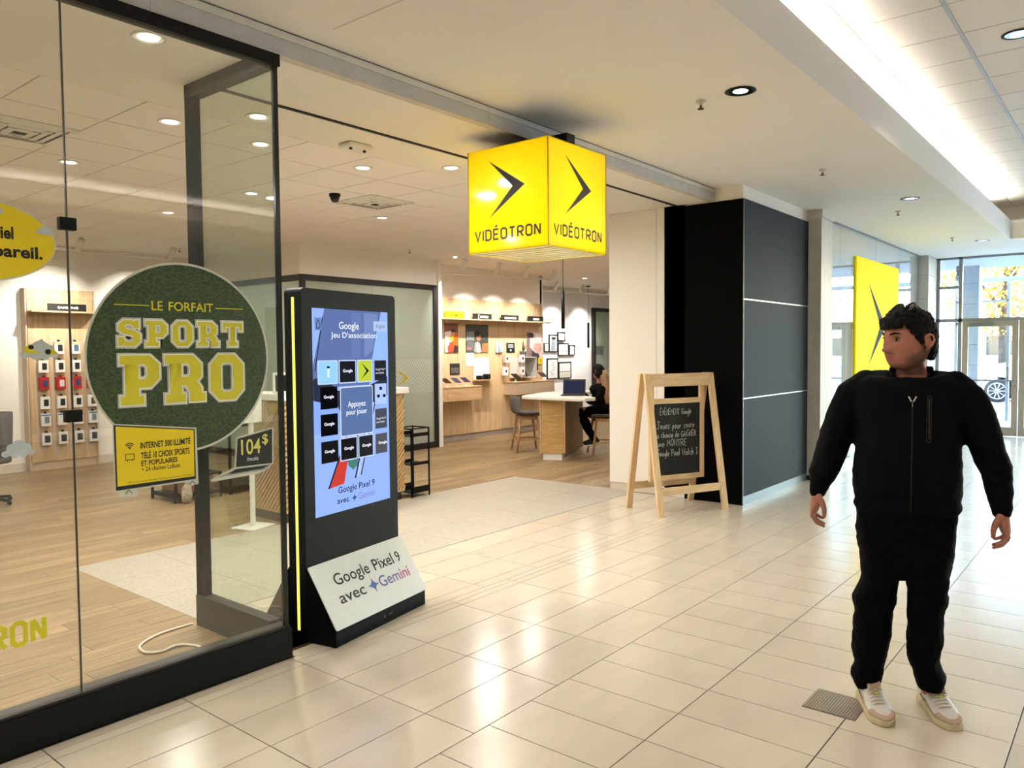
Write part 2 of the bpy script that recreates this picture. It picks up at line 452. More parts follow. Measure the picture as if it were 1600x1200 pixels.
# ---- mall ceiling: flat soffit, raised tiled bay with coves
ceil = setting('ceiling')
MB().box(-6, 16.6, 1.66, 3.60, 3.30, 3.36).box(-6, 16.6, -9, -3.93, 3.30, 3.36).box(14.33, 16.6, -3.93, 1.66, 3.30, 3.36).build('soffit', M_ceil, ceil)
MB().box(7.69, 16.6, 3.505, 4.2, 3.30, 3.36).build('soffit', M_ceil, ceil)
MB().box(-6, 14.33, 1.633, 1.66, 3.30, 3.592).build('fascia', M_ceil, ceil)
MB().box(-6, 14.33, -3.93, -3.90, 3.30, 3.592).build('fascia', M_ceil, ceil)
MB().box(14.30, 14.33, -3.90, 1.633, 3.30, 3.592).build('fascia', M_ceil, ceil)
MB().box(-6, 15.3, 2.20, 2.24, 3.36, 3.95).build('cove_back', M_ceil, ceil)
MB().box(-6, 15.3, -4.52, -4.48, 3.36, 3.95).build('cove_back', M_ceil, ceil)
MB().box(14.90, 14.94, -4.5, 2.2, 3.36, 3.95).build('cove_back', M_ceil, ceil)
MB().box(-6, 15.3, -4.6, 2.3, 3.915, 4.0).build('raised_ceiling', M_tee, ceil)
cells = []
for i in range(-10, 2):
    for k in range(-18, 17):
        x0 = 5.31+.603*k; y0 = 1.072+.592*i
        if x0 < -6 or x0 > 14.9 or y0 < -4.6: continue
        cells.append((x0, x0+.603, y0, min(y0+.592, 2.2)))
pieces(ceil, cells, 3.90, M_ctile, M_ctile, 'ceiling_tile', gap=.012, thick=.014, limit=260, down=True, field_name='ceiling_tile_field')
MB().box(-6, 14.9, 1.06, 1.085, 3.892, 3.905).build('main_tee', mat('main_tee', L(170, 168, 162), rough=.4), ceil)
# drywall joint in the soffit
MB().box(2.60, 2.606, 2.2, 3.3, 3.2985, 3.3005).build('drywall_joint', M_tee, ceil)

# ---- bulkhead over the shop opening
bk = setting('trim_1', 'grey metal bulkhead above the shop opening')
xs = [-6, -3, -.6, 1.74, 4.08, 6.42, 7.69]
for a, b_ in zip(xs[:-1], xs[1:]):
    MB().box(a+.0012, b_-.0012, 3.505, 3.535, 3.172, 3.252).build('bulkhead_panel', M_grey, bk)
    MB().box(a+.0012, b_-.0012, 3.500, 3.535, 3.2535, 3.292).build('bulkhead_cap', mat('bulkhead_light', L(222, 218, 208), rough=.5), bk)
MB().box(-6, 7.69, 3.508, 3.53, 3.292, 3.30).build('reveal', mat('reveal_dark', L(40, 38, 36), rough=.8), bk)
MB().box(-6, 7.69, 3.505, 3.56, 3.165, 3.172).build('bulkhead_lip', mat('lip_paint', L(205, 198, 186), rough=.6), bk)

# ---- shop ceiling
cs = setting('ceiling_shop')
MB().box(-3, 7.69, 3.535, 4.80, 3.18, 3.30).box(7.69, 20, 4.815, 4.83, 3.18, 3.30).build('drywall', M_ceil, cs)
MB().box(-3, 20, 4.80, 12.4, 3.20, 3.30).build('grid_plate', M_tee, cs)
cells = []
for j in range(13):
    for k in range(-9, 29):
        x0 = 2.35+.6*k; y0 = 4.80+.6*j
        if y0 > 12.3: continue
        cells.append((x0, x0+.6, y0, min(y0+.6, 12.3)))
M_ct2 = mat('acoustic_tile_shop', L(243, 236, 228), rough=.95, var=.02, scale=120, rand=.01)
pieces(cs, cells, 3.18, M_ct2, M_ct2, 'ceiling_tile', gap=.010, thick=.02, limit=280, down=True, field_name='ceiling_tile_field')
MB().box(2.42, 5.2, 4.235, 4.265, 3.172, 3.181).box(5.2, 7.69, 3.935, 3.965, 3.172, 3.181).build('gate_slot', M_black, cs)

# ---- shop walls
wb_ = MB().box(-6, 20, 12.28, 12.4, -.2, 4.1).box(-3, 9.9, 12.1, 12.2, 0, 3.3).build('wall_back', M_paint); tag(wb_, kind='structure')
ww = MB().box(9.55, 12.93, 9.72, 9.85, 0, 3.2).box(12.87, 12.97, 9.72, 11.15, 0, 3.2).build('wall_display', M_paint); tag(ww, kind='structure')
wf = MB().box(12.9, 20, 11.15, 11.25, 0, 3.2).build('wall_far', mat('white_paint', L(240, 241, 242), rough=.75, var=.01)); tag(wf, kind='structure')
wl = MB().box(-3.1, -3, 3.5, 12.2, 0, 3.3).build('wall_left', M_paint); tag(wl, kind='structure')
wr = MB().box(19, 19.1, 4.2, 12.2, 0, 3.3).build('wall_right', M_paint); tag(wr, kind='structure')
we = setting('wall_entrance', 'cream side wall of the shop entrance')
MB().box(7.70, 7.80, 4.20, 4.81, .09, 3.245).build('wall_panel', M_paint, we, bevel=.002)
MB().box(7.70, 7.80, 3.852, 4.197, .09, 3.185).build('wall_panel', M_paint, we, bevel=.002)
MB().box(7.71, 7.80, 3.852, 4.81, 0, .088).build('skirting', mat('skirting_cream', L(216, 206, 188), rough=.5), we)
MB().box(7.80, 19, 4.10, 4.80, 0, 3.3).build('wall_core', M_paint, we)
MB().box(7.715, 7.81, 3.86, 4.81, 3.185, 3.30).build('wall_head', M_paint, we)
bb = MB().box(-3, 9.9, 12.085, 12.10, 0, .12).build('baseboard_back', mat('baseboard', L(214, 206, 194), rough=.5)); tag(bb, kind='structure')
# ---- dark clad column
M_slate = mat('slate_panel', L(36, 44, 54), rough=.6, spec=.10, var=.03)
wc = setting('wall_column', 'dark clad column between the two shops')
MB().box(7.70, 9.66, 3.205, 4.10, 0, 3.30).build('column_core', M_paint, wc)
MB().box(7.688, 7.70, 3.20, 3.85, .0, 3.163).build('black_cladding', M_blackm, wc)
for z0, z1 in ((.09, 1.106), (1.116, 2.132), (2.142, 3.163)):
    MB().box(7.69, 9.655, 3.188, 3.205, z0, z1).build('cladding_panel', M_slate, wc, bevel=.0015)
for z in (1.111, 2.137):
    MB().box(7.69, 9.655, 3.186, 3.205, z-.006, z+.006).build('joint_strip', M_alu, wc)
MB().box(7.69, 9.655, 3.19, 3.205, 0, .088).build('skirting', mat('slate_skirting', L(92, 100, 108), rough=.35), wc)
MB().box(7.684, 7.692, 3.186, 3.194, 0, 3.163).build('corner_bead', mat('bead', L(110, 112, 114), rough=.4, metal=.6), wc)
# white pilaster
wp = setting('wall_pilaster', 'narrow off-white pilaster beside the dark column')
M_pil = mat('pilaster_paint', L(206, 202, 194), rough=.55)
MB().box(9.66, 10.09, 3.035, 3.90, .06, 3.20).build('pilaster_shaft', M_pil, wp, bevel=.003)
MB().box(9.645, 10.105, 3.02, 3.90, 3.20, 3.30).build('pilaster_head', M_pil, wp, bevel=.003)
MB().box(9.665, 10.085, 3.04, 3.90, 0, .06).build('pilaster_foot', M_slate, wp)
# ---- neighbouring shop front of glass
w2 = setting('window_2', 'tall frameless glass front of the neighbouring unit')
for a, b_ in ((10.09, 11.0), (11.0, 12.8), (12.8, 14.3), (14.3, 15.75)):
    MB().box(a+.002, b_-.002, 3.20, 3.212, .08, 3.29).build('pane', glass('unit_glass', (.93, .95, .95), ior=1.9), w2)
MB().box(10.09, 15.75, 3.19, 3.225, 0, .08).build('sill_rail', M_alu, w2)
MB().box(10.09, 15.75, 3.19, 3.225, 3.285, 3.30).build('head_rail', mat('rail_grey', L(120, 120, 118), rough=.5), w2)
MB().box(10.09, 15.75, 3.235, 3.25, .08, 3.29).build('hoarding', mat('hoarding_white', L(214, 212, 210), rough=.7), w2)
# ---- tiled end pier
wt2 = setting('wall_pier', 'pier of large pale stone tiles beside the entrance doors')
M_stone = mat('pale_stone', L(192, 190, 184), rough=.5, var=.04, rand=.03)
MB().box(15.765, 16.45, 3.065, 4.1, 0, 3.33).build('pier_core', M_grout, wt2)
for k in range(8):
    z0 = .42*k; z1 = min(z0+.417, 3.33)
    MB().box(15.75, 15.765, 3.062, 3.85, z0+.002, z1).build('stone_tile', M_stone, wt2)
    MB().box(15.752, 16.10, 3.05, 3.065, z0+.002, z1).build('stone_tile', M_stone, wt2)
    MB().box(16.103, 16.46, 3.05, 3.065, z0+.002, z1).build('stone_tile', M_stone, wt2)
# ---- rest of the mall, out of the picture
rf = MB().box(-6.1, 16.62, -9.1, 12.4, 4.02, 4.15).box(16.5, 16.62, -9.1, 4.2, 3.30, 4.02).box(16.5, 20, 4.2, 12.4, 3.29, 3.40).build('roof_light_stop', M_ceil); tag(rf, kind='structure')  # unseen slab added over the ceilings to block leaking sky light
wm = MB().box(-6.1, -6, -9.1, 13, -.2, 4.05).build('wall_mall_end', M_paint); tag(wm, kind='structure')
wo_ = setting('wall_opposite')
MB().box(-6, 16.6, -9.1, -8.995, -.2, 4.05).build('shop_wall', M_paint, wo_)
for k in range(4):
    MB().box(-4.5+5*k, -.3+5*k, -9.0, -8.95, .15, 2.7).build('dark_shopfront', M_slate, wo_)

# ---- shopfront of the phone shop
w1 = setting('window_1', 'frameless glass shopfront with black plinth and head')
MB().box(-3, 2.41, 3.49, 3.60, 0, .158).build('plinth', M_black, w1)
MB().box(-3, 2.405, 3.50, 3.59, .158, .172).build('plinth_cap', mat('black_satin', L(30, 29, 28), rough=.35), w1)
MB().box(-3, 2.41, 3.495, 3.56, 3.103, 3.163).build('head_rail', M_black, w1)
for a, b_ in ((-3, -1.66), (-1.656, -.16), (-.156, 1.362), (1.366, 2.380)):
    MB().box(a, b_, 3.51, 3.52, .172, 3.105).build('pane', M_glass, w1)
MB().box(2.382, 2.392, 3.522, 4.29, .185, 3.115).build('return_pane', M_glass2, w1)
MB().box(2.374, 2.400, 3.505, 3.524, .172, 3.105).build('corner_edge', mat('glass_edge', L(24, 30, 28), rough=.2), w1)
MB().box(2.35, 2.41, 4.29, 4.36, 0, 3.18).build('post', M_blackm, w1, bevel=.003)
MB().box(2.35, 2.41, 3.56, 4.36, 3.10, 3.18).build('return_head', mat('dark_rail', L(48, 46, 42), rough=.5), w1)
MB().box(2.345, 2.415, 3.60, 4.36, 0, .185).build('return_plinth', mat('dark_plinth', L(44, 42, 40), rough=.55), w1)
MB().box(1.3612, 1.3638, 3.508, 3.522, .172, 3.105).build('silicone_seam', mat('seam_dark', L(50, 42, 36), rough=.4), w1)
MB().box(1.3645, 1.3662, 3.508, 3.522, .172, 3.105).build('pane_edge', mat('pane_edge', L(176, 180, 168), rough=.2), w1)
for z in (1.362, 2.170):
    MB().box(1.331, 1.397, 3.498, 3.532, z-.026, z+.026).build('glass_clamp', M_black, w1, bevel=.002)
# ================================================================== signs and fittings
M_yel = mat('vinyl_yellow', L(236, 208, 16), rough=.45, var=.03)
M_ink = mat('black_ink', L(20, 18, 16), rough=.5)
M_white = mat('white_print', L(238, 238, 234), rough=.5, var=.02)
FONT = {'V': ([[(0, 1), (.28, 0), (.56, 1)]], .56), 'I': ([[(0, 1), (0, 0)]], .0), 'D': ([[(0, 0), (0, 1), (.34, 1), (.52, .84), (.52, .16), (.34, 0), (0, 0)]], .52),
        'É': ([[(.48, 1), (0, 1), (0, 0), (.48, 0)], [(0, .5), (.42, .5)], [(.16, 1.2), (.36, 1.42)]], .48),
        'O': ([[(.14, 0), (0, .14), (0, .86), (.14, 1), (.40, 1), (.54, .86), (.54, .14), (.40, 0), (.14, 0)]], .54),
        'T': ([[(0, 1), (.54, 1)], [(.27, 1), (.27, 0)]], .54),
        'R': ([[(0, 0), (0, 1)], [(0, 1), (.36, 1), (.52, .87), (.52, .58), (.36, .46), (0, .46)], [(.24, .46), (.54, 0)]], .54),
        'N': ([[(0, 0), (0, 1.0)], [(.015, 1.0), (.485, 0)], [(.50, 0), (.50, 1)]], .50)}
def block_word(word, face, x0, x1, y0, h, m, parent, w=.17, gap=.30, e=.002):
    pl = []; x = 0
    for ch in word:
        g, adv = FONT[ch]
        pl += [[(x+a, b) for a, b in s] for s in g]; x += adv+gap
    tot = x-gap; k = (x1-x0)/tot
    return strokes(pl, face, w*h, m, parent, e, 'lettering', x0, y0, k, h)
CHEV = [(.27, .88), (.725, .60), (.275, .325), (.575, .60)]

# ---- the lit cube
CX0, CX1, CY0, CY1, CZ0, CZ1 = 4.262, 4.985, 3.142, 3.870, 2.335, 3.075
cube = root('cube_sign', 'glowing yellow cube sign with black chevrons hanging over the shop entrance', 'sign', ((CX0+CX1)/2, (CY0+CY1)/2, CZ0))
def acrylic(name, col):
    if name in MATS: return MATS[name]
    m = bpy.data.materials.new(name); m.use_nodes = True; MATS[name] = m
    nt = m.node_tree; nt.nodes.clear(); N = nt.nodes; K = nt.links
    o = N.new('ShaderNodeOutputMaterial'); t = N.new('ShaderNodeBsdfTranslucent'); d = N.new('ShaderNodeBsdfDiffuse'); g = N.new('ShaderNodeBsdfGlossy')
    nz = N.new('ShaderNodeTexNoise'); nz.inputs['Scale'].default_value = 3; mx0 = N.new('ShaderNodeMix'); mx0.data_type = 'RGBA'
    mx0.inputs[6].default_value = col; mx0.inputs[7].default_value = (col[0]*.97, col[1]*.97, col[2], 1); K.new(nz.outputs[0], mx0.inputs[0])
    K.new(mx0.outputs[2], t.inputs[0]); K.new(mx0.outputs[2], d.inputs[0]); g.inputs['Roughness'].default_value = .08
    a = N.new('ShaderNodeMixShader'); a.inputs[0].default_value = .35; K.new(t.outputs[0], a.inputs[1]); K.new(d.outputs[0], a.inputs[2])
    fr = N.new('ShaderNodeFresnel'); two_sided(N, K, fr, 1.45)
    b = N.new('ShaderNodeMixShader'); K.new(fr.outputs[0], b.inputs[0]); K.new(a.outputs[0], b.inputs[1]); K.new(g.outputs[0], b.inputs[2])
    K.new(b.outputs[0], o.inputs[0]); return m
M_acr = acrylic('yellow_acrylic', (.98, .83, .012, 1))
hx, hy, hz = (CX1-CX0)/2, (CY1-CY0)/2, CZ1-CZ0
t = .004
MB().box(-hx, hx, -hy, -hy+t, 0, hz).build('panel', M_acr, cube); MB().box(-hx, hx, hy-t, hy, 0, hz).build('panel', M_acr, cube)
MB().box(-hx, -hx+t, -hy+t, hy-t, 0, hz).build('panel', M_acr, cube); MB().box(hx-t, hx, -hy+t, hy-t, 0, hz).build('panel', M_acr, cube)
MB().box(-hx+t, hx-t, -hy+t, hy-t, hz-.006, hz).build('top_plate', M_black, cube)
MB().box(-hx+t, hx-t, -hy+t, hy-t, .004, .010).build('diffuser', acrylic('clear_acrylic', (.97, .95, .80, 1)), cube)
b = MB()
for i in range(7):
    x = -hx+.09+i*.09; b.box(x-.012, x+.012, -hy+.01, hy-.01, .0012, .004)
b.build('diffuser_rib', acrylic('clear_acrylic2', (.9, .82, .40, 1)), cube)
for sx in (-1, 1):
    for sy in (-1, 1): MB().box(sx*hx-.003, sx*hx+.003, sy*hy-.003, sy*hy+.003, 0, hz).build('edge_trim', mat('edge_amber', L(190, 150, 10), rough=.5), cube)
MB().box(-.05, .05, -.30, .30, hz, hz+.095).build('mounting_bracket', M_black, cube)
faces = [Face((-hx, -hy, 0), (1, 0, 0), (0, 0, 1)), Face((-hx, hy, 0), (0, -1, 0), (0, 0, 1))]
for fc, w in zip(faces, (2*hx, 2*hy)):
    shape([[(u*w, v*hz) for u, v in CHEV]], fc, M_ink, cube, .002, 'chevron_logo')
    block_word('VIDÉOTRON', fc, .09*w, .905*w, .118*hz, .095*hz, M_ink, cube, w=.20)
pl = bpy.data.lights.new('cube_lamp', 'POINT'); pl.energy = 88; pl.color = (1, .97, .88); pl.shadow_soft_size = .10
po = bpy.data.objects.new('cube_lamp', pl); COL.objects.link(po); po.parent = cube; po.location = (0, 0, hz*.52)

# ---- vinyls on the shopfront glass
GY = 3.5085
def gx(x): return x*1.0053
def gz(z): return 1.62+(z-1.62)*1.0053
GF = Face((0, GY, 0), (1, 0, 0), (0, 0, 1))
def gp(pts): return [(gx(a), gz(b)) for a, b in pts]
def decal(name, label, cat, loops, m, e=0):
    r = root(name, label, cat, (0, 0, 0))
    o = shape([gp(l) for l in loops], GF, m, r, e, 'vinyl_film')
    return r
M_green = None
def turf():
    m = mat('dark_green_print', L(46, 54, 34), rough=.55)
    nt = m.node_tree; N = nt.nodes; K = nt.links; b = N['Principled BSDF']
    tc = N.new('ShaderNodeTexCoord'); mp = N.new('ShaderNodeMapping'); mp.inputs['Scale'].default_value = (1, 1, 1.6); mp.inputs['Rotation'].default_value = (0, R_(20), 0)
    vo = N.new('ShaderNodeTexVoronoi'); vo.inputs['Scale'].default_value = 75
    K.new(tc.outputs['Object'], mp.inputs[0]); K.new(mp.outputs[0], vo.inputs['Vector'])
    mx = N.new('ShaderNodeMix'); mx.data_type = 'RGBA'; mx.inputs[6].default_value = L(28, 42, 18); mx.inputs[7].default_value = L(58, 80, 40)
    rp = N.new('ShaderNodeMapRange'); rp.inputs[1].default_value = .2; rp.inputs[2].default_value = .7; K.new(vo.outputs['Distance'], rp.inputs[0]); K.new(rp.outputs[0], mx.inputs[0])
    K.new(mx.outputs[2], b.inputs['Base Color']); return m
sp = decal('round_window_sticker', 'large round dark green window sticker reading LE FORFAIT SPORT PRO', 'sticker', [ell(1.852, 1.602, .447, .444, 72)], mat('vinyl_white', L(206, 206, 190), rough=.5))
shape([gp(ell(1.852, 1.602, .436, .433, 72))], GF, turf(), sp, .0012, 'green_print')
M_lime = mat('lime_print', L(214, 204, 40), rough=.5, var=.04)
text('LE', GF, gx(1.700), gx(1.752), gz(1.820), gz(1.862), M_lime, sp, .012, e=.0024); text('FORFAIT', GF, gx(1.780), gx(2.000), gz(1.820), gz(1.862), M_lime, sp, .012, e=.0024)
for a, b_ in ((1.535, 1.690), (2.012, 2.160)): shape([gp(rrect(a, b_, 1.838, 1.842))], GF, M_lime, sp, .0024, 'rule')
# slab-serif college letters: outer loop then holes, on a 10-wide 12-high grid
COLL = {
 'P': ([[(0, 0), (6, 0), (6, 2.4), (4.8, 2.4), (4.8, 4), (7.6, 4), (10, 6.2), (10, 9.8), (7.6, 12), (0, 12), (0, 9.6), (1.2, 9.6), (1.2, 2.4), (0, 2.4)], [(4.8, 6.4), (6.0, 6.4), (6.6, 7), (6.6, 9), (6.0, 9.6), (4.8, 9.6)]]),
 'R': ([[(0, 0), (5.6, 0), (5.6, 2.4), (4.6, 2.4), (4.6, 4.2), (5.4, 4.2), (6.4, 2.8), (6.4, 0), (11, 0), (11, 2.4), (10, 2.4), (10, 3.6), (8.9, 5.2), (10, 6.4), (10, 9.8), (7.6, 12), (0, 12), (0, 9.6), (1.2, 9.6), (1.2, 2.4), (0, 2.4)], [(4.6, 6.6), (6.0, 6.6), (6.6, 7.2), (6.6, 9), (6.0, 9.6), (4.6, 9.6)]]),
 'O': ([[(2.6, 0), (7.4, 0), (10, 2.6), (10, 9.4), (7.4, 12), (2.6, 12), (0, 9.4), (0, 2.6)], [(4.0, 2.4), (3.4, 3.0), (3.4, 9.0), (4.0, 9.6), (6.0, 9.6), (6.6, 9.0), (6.6, 3.0), (6.0, 2.4)]]),
 'S': ([[(0, 0), (2, 0), (2.6, .6), (3.2, 0), (7.6, 0), (10, 2.2), (10, 5.6), (7.6, 7.4), (4.0, 8.0), (3.6, 8.4), (3.6, 9.2), (4.0, 9.6), (5.8, 9.6), (6.6, 8.8), (6.6, 8.0), (9.6, 8.0), (9.6, 12), (7.8, 12), (7.2, 11.4), (6.6, 12), (2.6, 12), (0.3, 9.8), (0.3, 7.2), (2.4, 5.4), (6.0, 4.8), (6.4, 4.4), (6.4, 3.2), (5.8, 2.4), (4.0, 2.4), (3.0, 3.4), (3.0, 4.4), (0, 4.4)]]),
 'T': ([[(2.4, 0), (7.6, 0), (7.6, 2.4), (6.6, 2.4), (6.6, 9.4), (8.4, 9.4), (8.4, 7.6), (10.4, 7.6), (10.4, 12), (-.4, 12), (-.4, 7.6), (1.6, 7.6), (1.6, 9.4), (3.4, 9.4), (3.4, 2.4), (2.4, 2.4)]]),
}
def college(word, x0, x1, z0, z1, parent):
    n = len(word); gap = .022; widths = [11 if c == 'R' else 10 for c in word]; tot = sum(widths)
    k = (gx(x1)-gx(x0)-gap*(n-1))/tot; ky = (gz(z1)-gz(z0))/12; x = gx(x0)
    for c, w in zip(word, widths):
        loops = [[(x+a*k, gz(z0)+b*ky) for a, b in lp] for lp in COLL[c]]
        for off, e, m in ((.0085, .0022, M_white), (.0060, .0030, mat('olive_line', L(120, 122, 50), rough=.5)), (.0042, .0036, M_white), (-.0028, .0044, M_lime)):
            me = loops_mesh(loops, off)
            for v in me.vertices: v.co = GF.p(v.co.x, v.co.y, e)
            me.materials.append(m); me.name = 'letter_'+('outline' if m is not M_lime else 'fill'); link(me.name, me, parent)
        x += w*k+gap
college('SPORT', 1.545, 2.150, 1.655, 1.775, sp)
college('PRO', 1.548, 2.155, 1.392, 1.618, sp)
# television vinyl
tv = decal('television_sticker', 'yellow television-shaped sticker about internet and channels under the round sticker', 'sticker',
           [[(1.512, 1.318), (1.898, 1.270), (1.902, 1.000), (1.860, .995), (1.850, 1.018), (1.62, 1.015), (1.61, .985), (1.535, .990), (1.515, 1.020)]], mat('vinyl_white', L(206, 206, 190)), e=.004)
shape([gp([(1.517, 1.312), (1.889, 1.264), (1.889, 1.026), (1.519, 1.022)])], GF, M_ink, tv, .0052, 'bezel_print')
shape([gp([(1.524, 1.305), (1.883, 1.260), (1.882, 1.040), (1.525, 1.040)])], GF, M_yel, tv, .0060, 'screen_print')
for s in (('INTERNET 500 ILLIMITÉ', 1.630, 1.866, 1.196, 1.232, .02), ('TÉLÉ 10 CHOIX SPORTS', 1.632, 1.860, 1.150, 1.186, .02), ('ET POPULAIRES', 1.632, 1.800, 1.118, 1.142, .02), ('+ 24 chaînes LaBase', 1.632, 1.812, 1.092, 1.113, .0), ("*Offre d'une durée limitée. Certaines conditions s'appliquent.", 1.566, 1.876, 1.046, 1.054, 0)):
    text(s[0], GF, gx(s[1]), gx(s[2]), gz(s[3]), gz(s[4]), M_ink, tv, s[5], e=.0068)
for r in (.026, .018, .010):
    strokes([[(gx(1.582)+r*math.cos(R_(a)), gz(1.200)+r*math.sin(R_(a))) for a in range(45, 136, 15)]], GF, .004, M_ink, tv, .0068, 'wifi_icon')
shape([[(gx(1.582)+p[0], gz(1.203)+p[1]) for p in ell(0, 0, .0035, .0035, 12)]], GF, M_ink, tv, .0068, 'wifi_icon')
strokes([[(1.563, 1.150), (1.563, 1.176), (1.601, 1.174), (1.601, 1.150), (1.563, 1.150)], [(1.572, 1.150), (1.570, 1.143)], [(1.592, 1.150), (1.594, 1.143)]], GF, .003, M_ink, tv, .0068, 'television_icon', 0, 0, 1.0053, 1.0)
for a in (1.575, 1.872): strokes([[(gx(a)-.016, 0.998), (gx(a)-.002, 1.016)], [(gx(a)+.014, 0.998), (gx(a)-.002, 1.016)]], GF, .005, mat('foot_grey', L(120, 120, 110)), tv, .0066, 'foot_print')
# laptop vinyl
lp = decal('laptop_sticker', 'black laptop-shaped sticker priced 104 dollars per month on the glass', 'sticker',
           [[(2.106, 1.196), (2.112, 1.204), (2.312, 1.238), (2.320, 1.232), (2.314, 1.050), (2.260, 1.016), (2.225, 1.008), (1.975, 1.000), (1.962, 1.010), (2.092, 1.056)]], mat('vinyl_white', L(206, 206, 190)), e=.004)
shape([gp([(2.112, 1.196), (2.310, 1.230), (2.306, 1.053), (2.100, 1.056)])], GF, M_ink, lp, .0052, 'screen_print')
shape([gp([(2.098, 1.048), (2.304, 1.046), (2.255, 1.024), (2.03, 1.018), (1.975, 1.010)])], GF, mat('laptop_grey', L(150, 152, 146)), lp, .0052, 'body_print')
shape([gp([(2.100, 1.046), (2.285, 1.045), (2.250, 1.031), (2.055, 1.026)])], GF, M_ink, lp, .0060, 'keyboard_print')
text('104', GF, gx(2.130), gx(2.240), gz(1.112), gz(1.190), mat('pale_lime', L(226, 222, 110)), lp, .01, e=.0066)
text('$', GF, gx(2.250), gx(2.284), gz(1.150), gz(1.208), mat('pale_lime', L(226, 222, 110)), lp, .01, e=.0066)
text('/mois', GF, gx(2.160), gx(2.225), gz(1.078), gz(1.100), M_white, lp, 0, e=.0066)
# oval and cloud vinyls
ov = decal('oval_window_sticker', 'yellow oval window sticker cut off by the left edge', 'sticker', [ell(1.02, 2.070, .290, .162, 60)], mat('vinyl_white', L(206, 206, 190)))
shape([gp(ell(1.02, 2.070, .284, .156, 60))], GF, M_yel, ov, .0012, 'yellow_print')
text('iel', GF, gx(1.110), gx(1.155), gz(2.080), gz(2.130), M_ink, ov, .03, e=.0022)
text('appareil.', GF, gx(1.015), gx(1.258), gz(1.994), gz(2.058), M_ink, ov, .03, e=.0022)
def cloud(cx, cz, w, h, seed=0):
    n = 96; out = []; rg = random.Random(seed+3)     # outline of a heap of puffs
    puffs = [(-.72, -.45, .42), (-.35, .05, .55), (.08, .25, .70), (.48, .0, .55), (.78, -.45, .40), (-.2, -.55, .45), (.3, -.55, .45)]
    for i in range(n):
        a = 2*math.pi*i/n; d = Vector((math.cos(a), math.sin(a))); best = .2
        for px, py, r in puffs:
            c = Vector((px*1.0, py*.8-.05)); r *= .62; bq = d.dot(c); disc = bq*bq-c.length_squared+r*r
            if disc > 0: best = max(best, bq+math.sqrt(disc))
        out.append((cx+d.x*best*w*.47, cz+d.y*best*h*.72+h*.08))
    return out
M_cloud = mat('cloud_print', L(186, 196, 196), rough=.6, var=.10, scale=26)
shape([gp(cloud(1.270, 2.128, .075, .040))], GF, M_cloud, ov, .0022, 'cloud_print')
shape([gp(cloud(1.10, 2.190, .05, .035, 1))], GF, M_cloud, ov, .0022, 'cloud_print')
c1 = decal('cloud_sticker', 'small white cloud sticker with yellow and black patches left of the round sticker', 'sticker', [cloud(1.233, 1.640, .152, .080)], mat('vinyl_white', L(206, 206, 190)))
shape([gp(cloud(1.233, 1.640, .144, .072))], GF, M_cloud, c1, .001, 'cloud_print')
shape([gp(ell(1.196, 1.643, .020, .016, 20)), gp(ell(1.222, 1.630, .016, .007, 20))], GF, M_lime, c1, .0018, 'yellow_patch')
shape([gp(ell(1.280, 1.632, .016, .012, 20))], GF, M_lime, c1, .0018, 'yellow_patch')
shape([gp(ell(1.204, 1.653, .010, .009, 20))], GF, M_ink, c1, .0024, 'black_patch'); shape([gp(ell(1.266, 1.634, .011, .011, 20))], GF, M_ink, c1, .0024, 'black_patch')
c2 = decal('cloud_sticker', 'plain pale blue cloud sticker low on the glass at the left edge', 'sticker', [cloud(1.145, 1.245, .128, .074, 2)], M_cloud)
nm = root('glass_lettering', 'yellow shop name lettering low on the left glass pane', 'lettering')
block_word('VIDÉOTRON', GF, gx(.640), gx(1.218), gz(.455), .088, M_lime, nm, w=.22, e=.001)

# ---- kiosk
ki = root('touchscreen_kiosk', 'tall black touchscreen kiosk with a blue game screen and white base panel', 'kiosk', (2.621, 3.394, 0), R_(10.58))
M_kb = mat('kiosk_charcoal', L(24, 27, 30), rough=.55, spec=.15, var=.03)
MB().prism(rrect(0, .85, .002, 1.982, .03), .208, .334, 'y').build('cabinet', M_kb, ki, bevel=.003)
MB().prism([(0, 0), (.54, 0), (.54, .09), (.338, .415), (.204, .415), (0, .09)], 0.0, .85, 'x').build('base', mat('kiosk_black', L(9, 9, 10), rough=.6, spec=.08), ki, bevel=.006)
MB().box(-.003, .001, .258, .276, .06, 1.93).build('light_strip', emis('strip_yellow', (1.0, .93, .16, 1), 1.15), ki)
MB().box(.849, .853, .258, .276, .06, 1.93).build('light_strip', emis('strip_yellow', (1.0, .93, .16, 1), 1.15), ki)
LV = math.hypot(.206, .325)
PF = Face((0, -.004, .094), (1, 0, 0), (0, .206, .325))
me = MB(); q = rrect(.0, .852, 0, LV, .012)
me.loft([[PF.p(a, b, .001) for a, b in q], [PF.p(a, b, .007) for a, b in q]])
pn = me.build('sign_panel', mat('panel_white', L(226, 226, 224), rough=.4, var=.01), ki)
W = .852
text('Google', PF, .165*W, .525*W, .545*LV, .785*LV, M_ink, ki, .008, e=.0085); text('Pixel', PF, .575*W, .800*W, .597*LV, .785*LV, M_ink, ki, .008, e=.0085); text('9', PF, .838*W, .885*W, .597*LV, .778*LV, M_ink, ki, .008, e=.0085)
text('avec', PF, .14*W, .40*W, .325*LV, .445*LV, M_ink, ki, .008, e=.0085)
def star(face, cx, cy, r, m, parent, e):
    pts = []
    for i in range(32):
        a = 2*math.pi*i/32; k = (abs(math.cos(a))**.55+abs(math.sin(a))**.55)**(-1/.55)
        pts.append((cx+r*k*math.cos(a), cy+r*k*math.sin(a)))
    return shape([pts], face, m, parent, e, 'spark_logo')
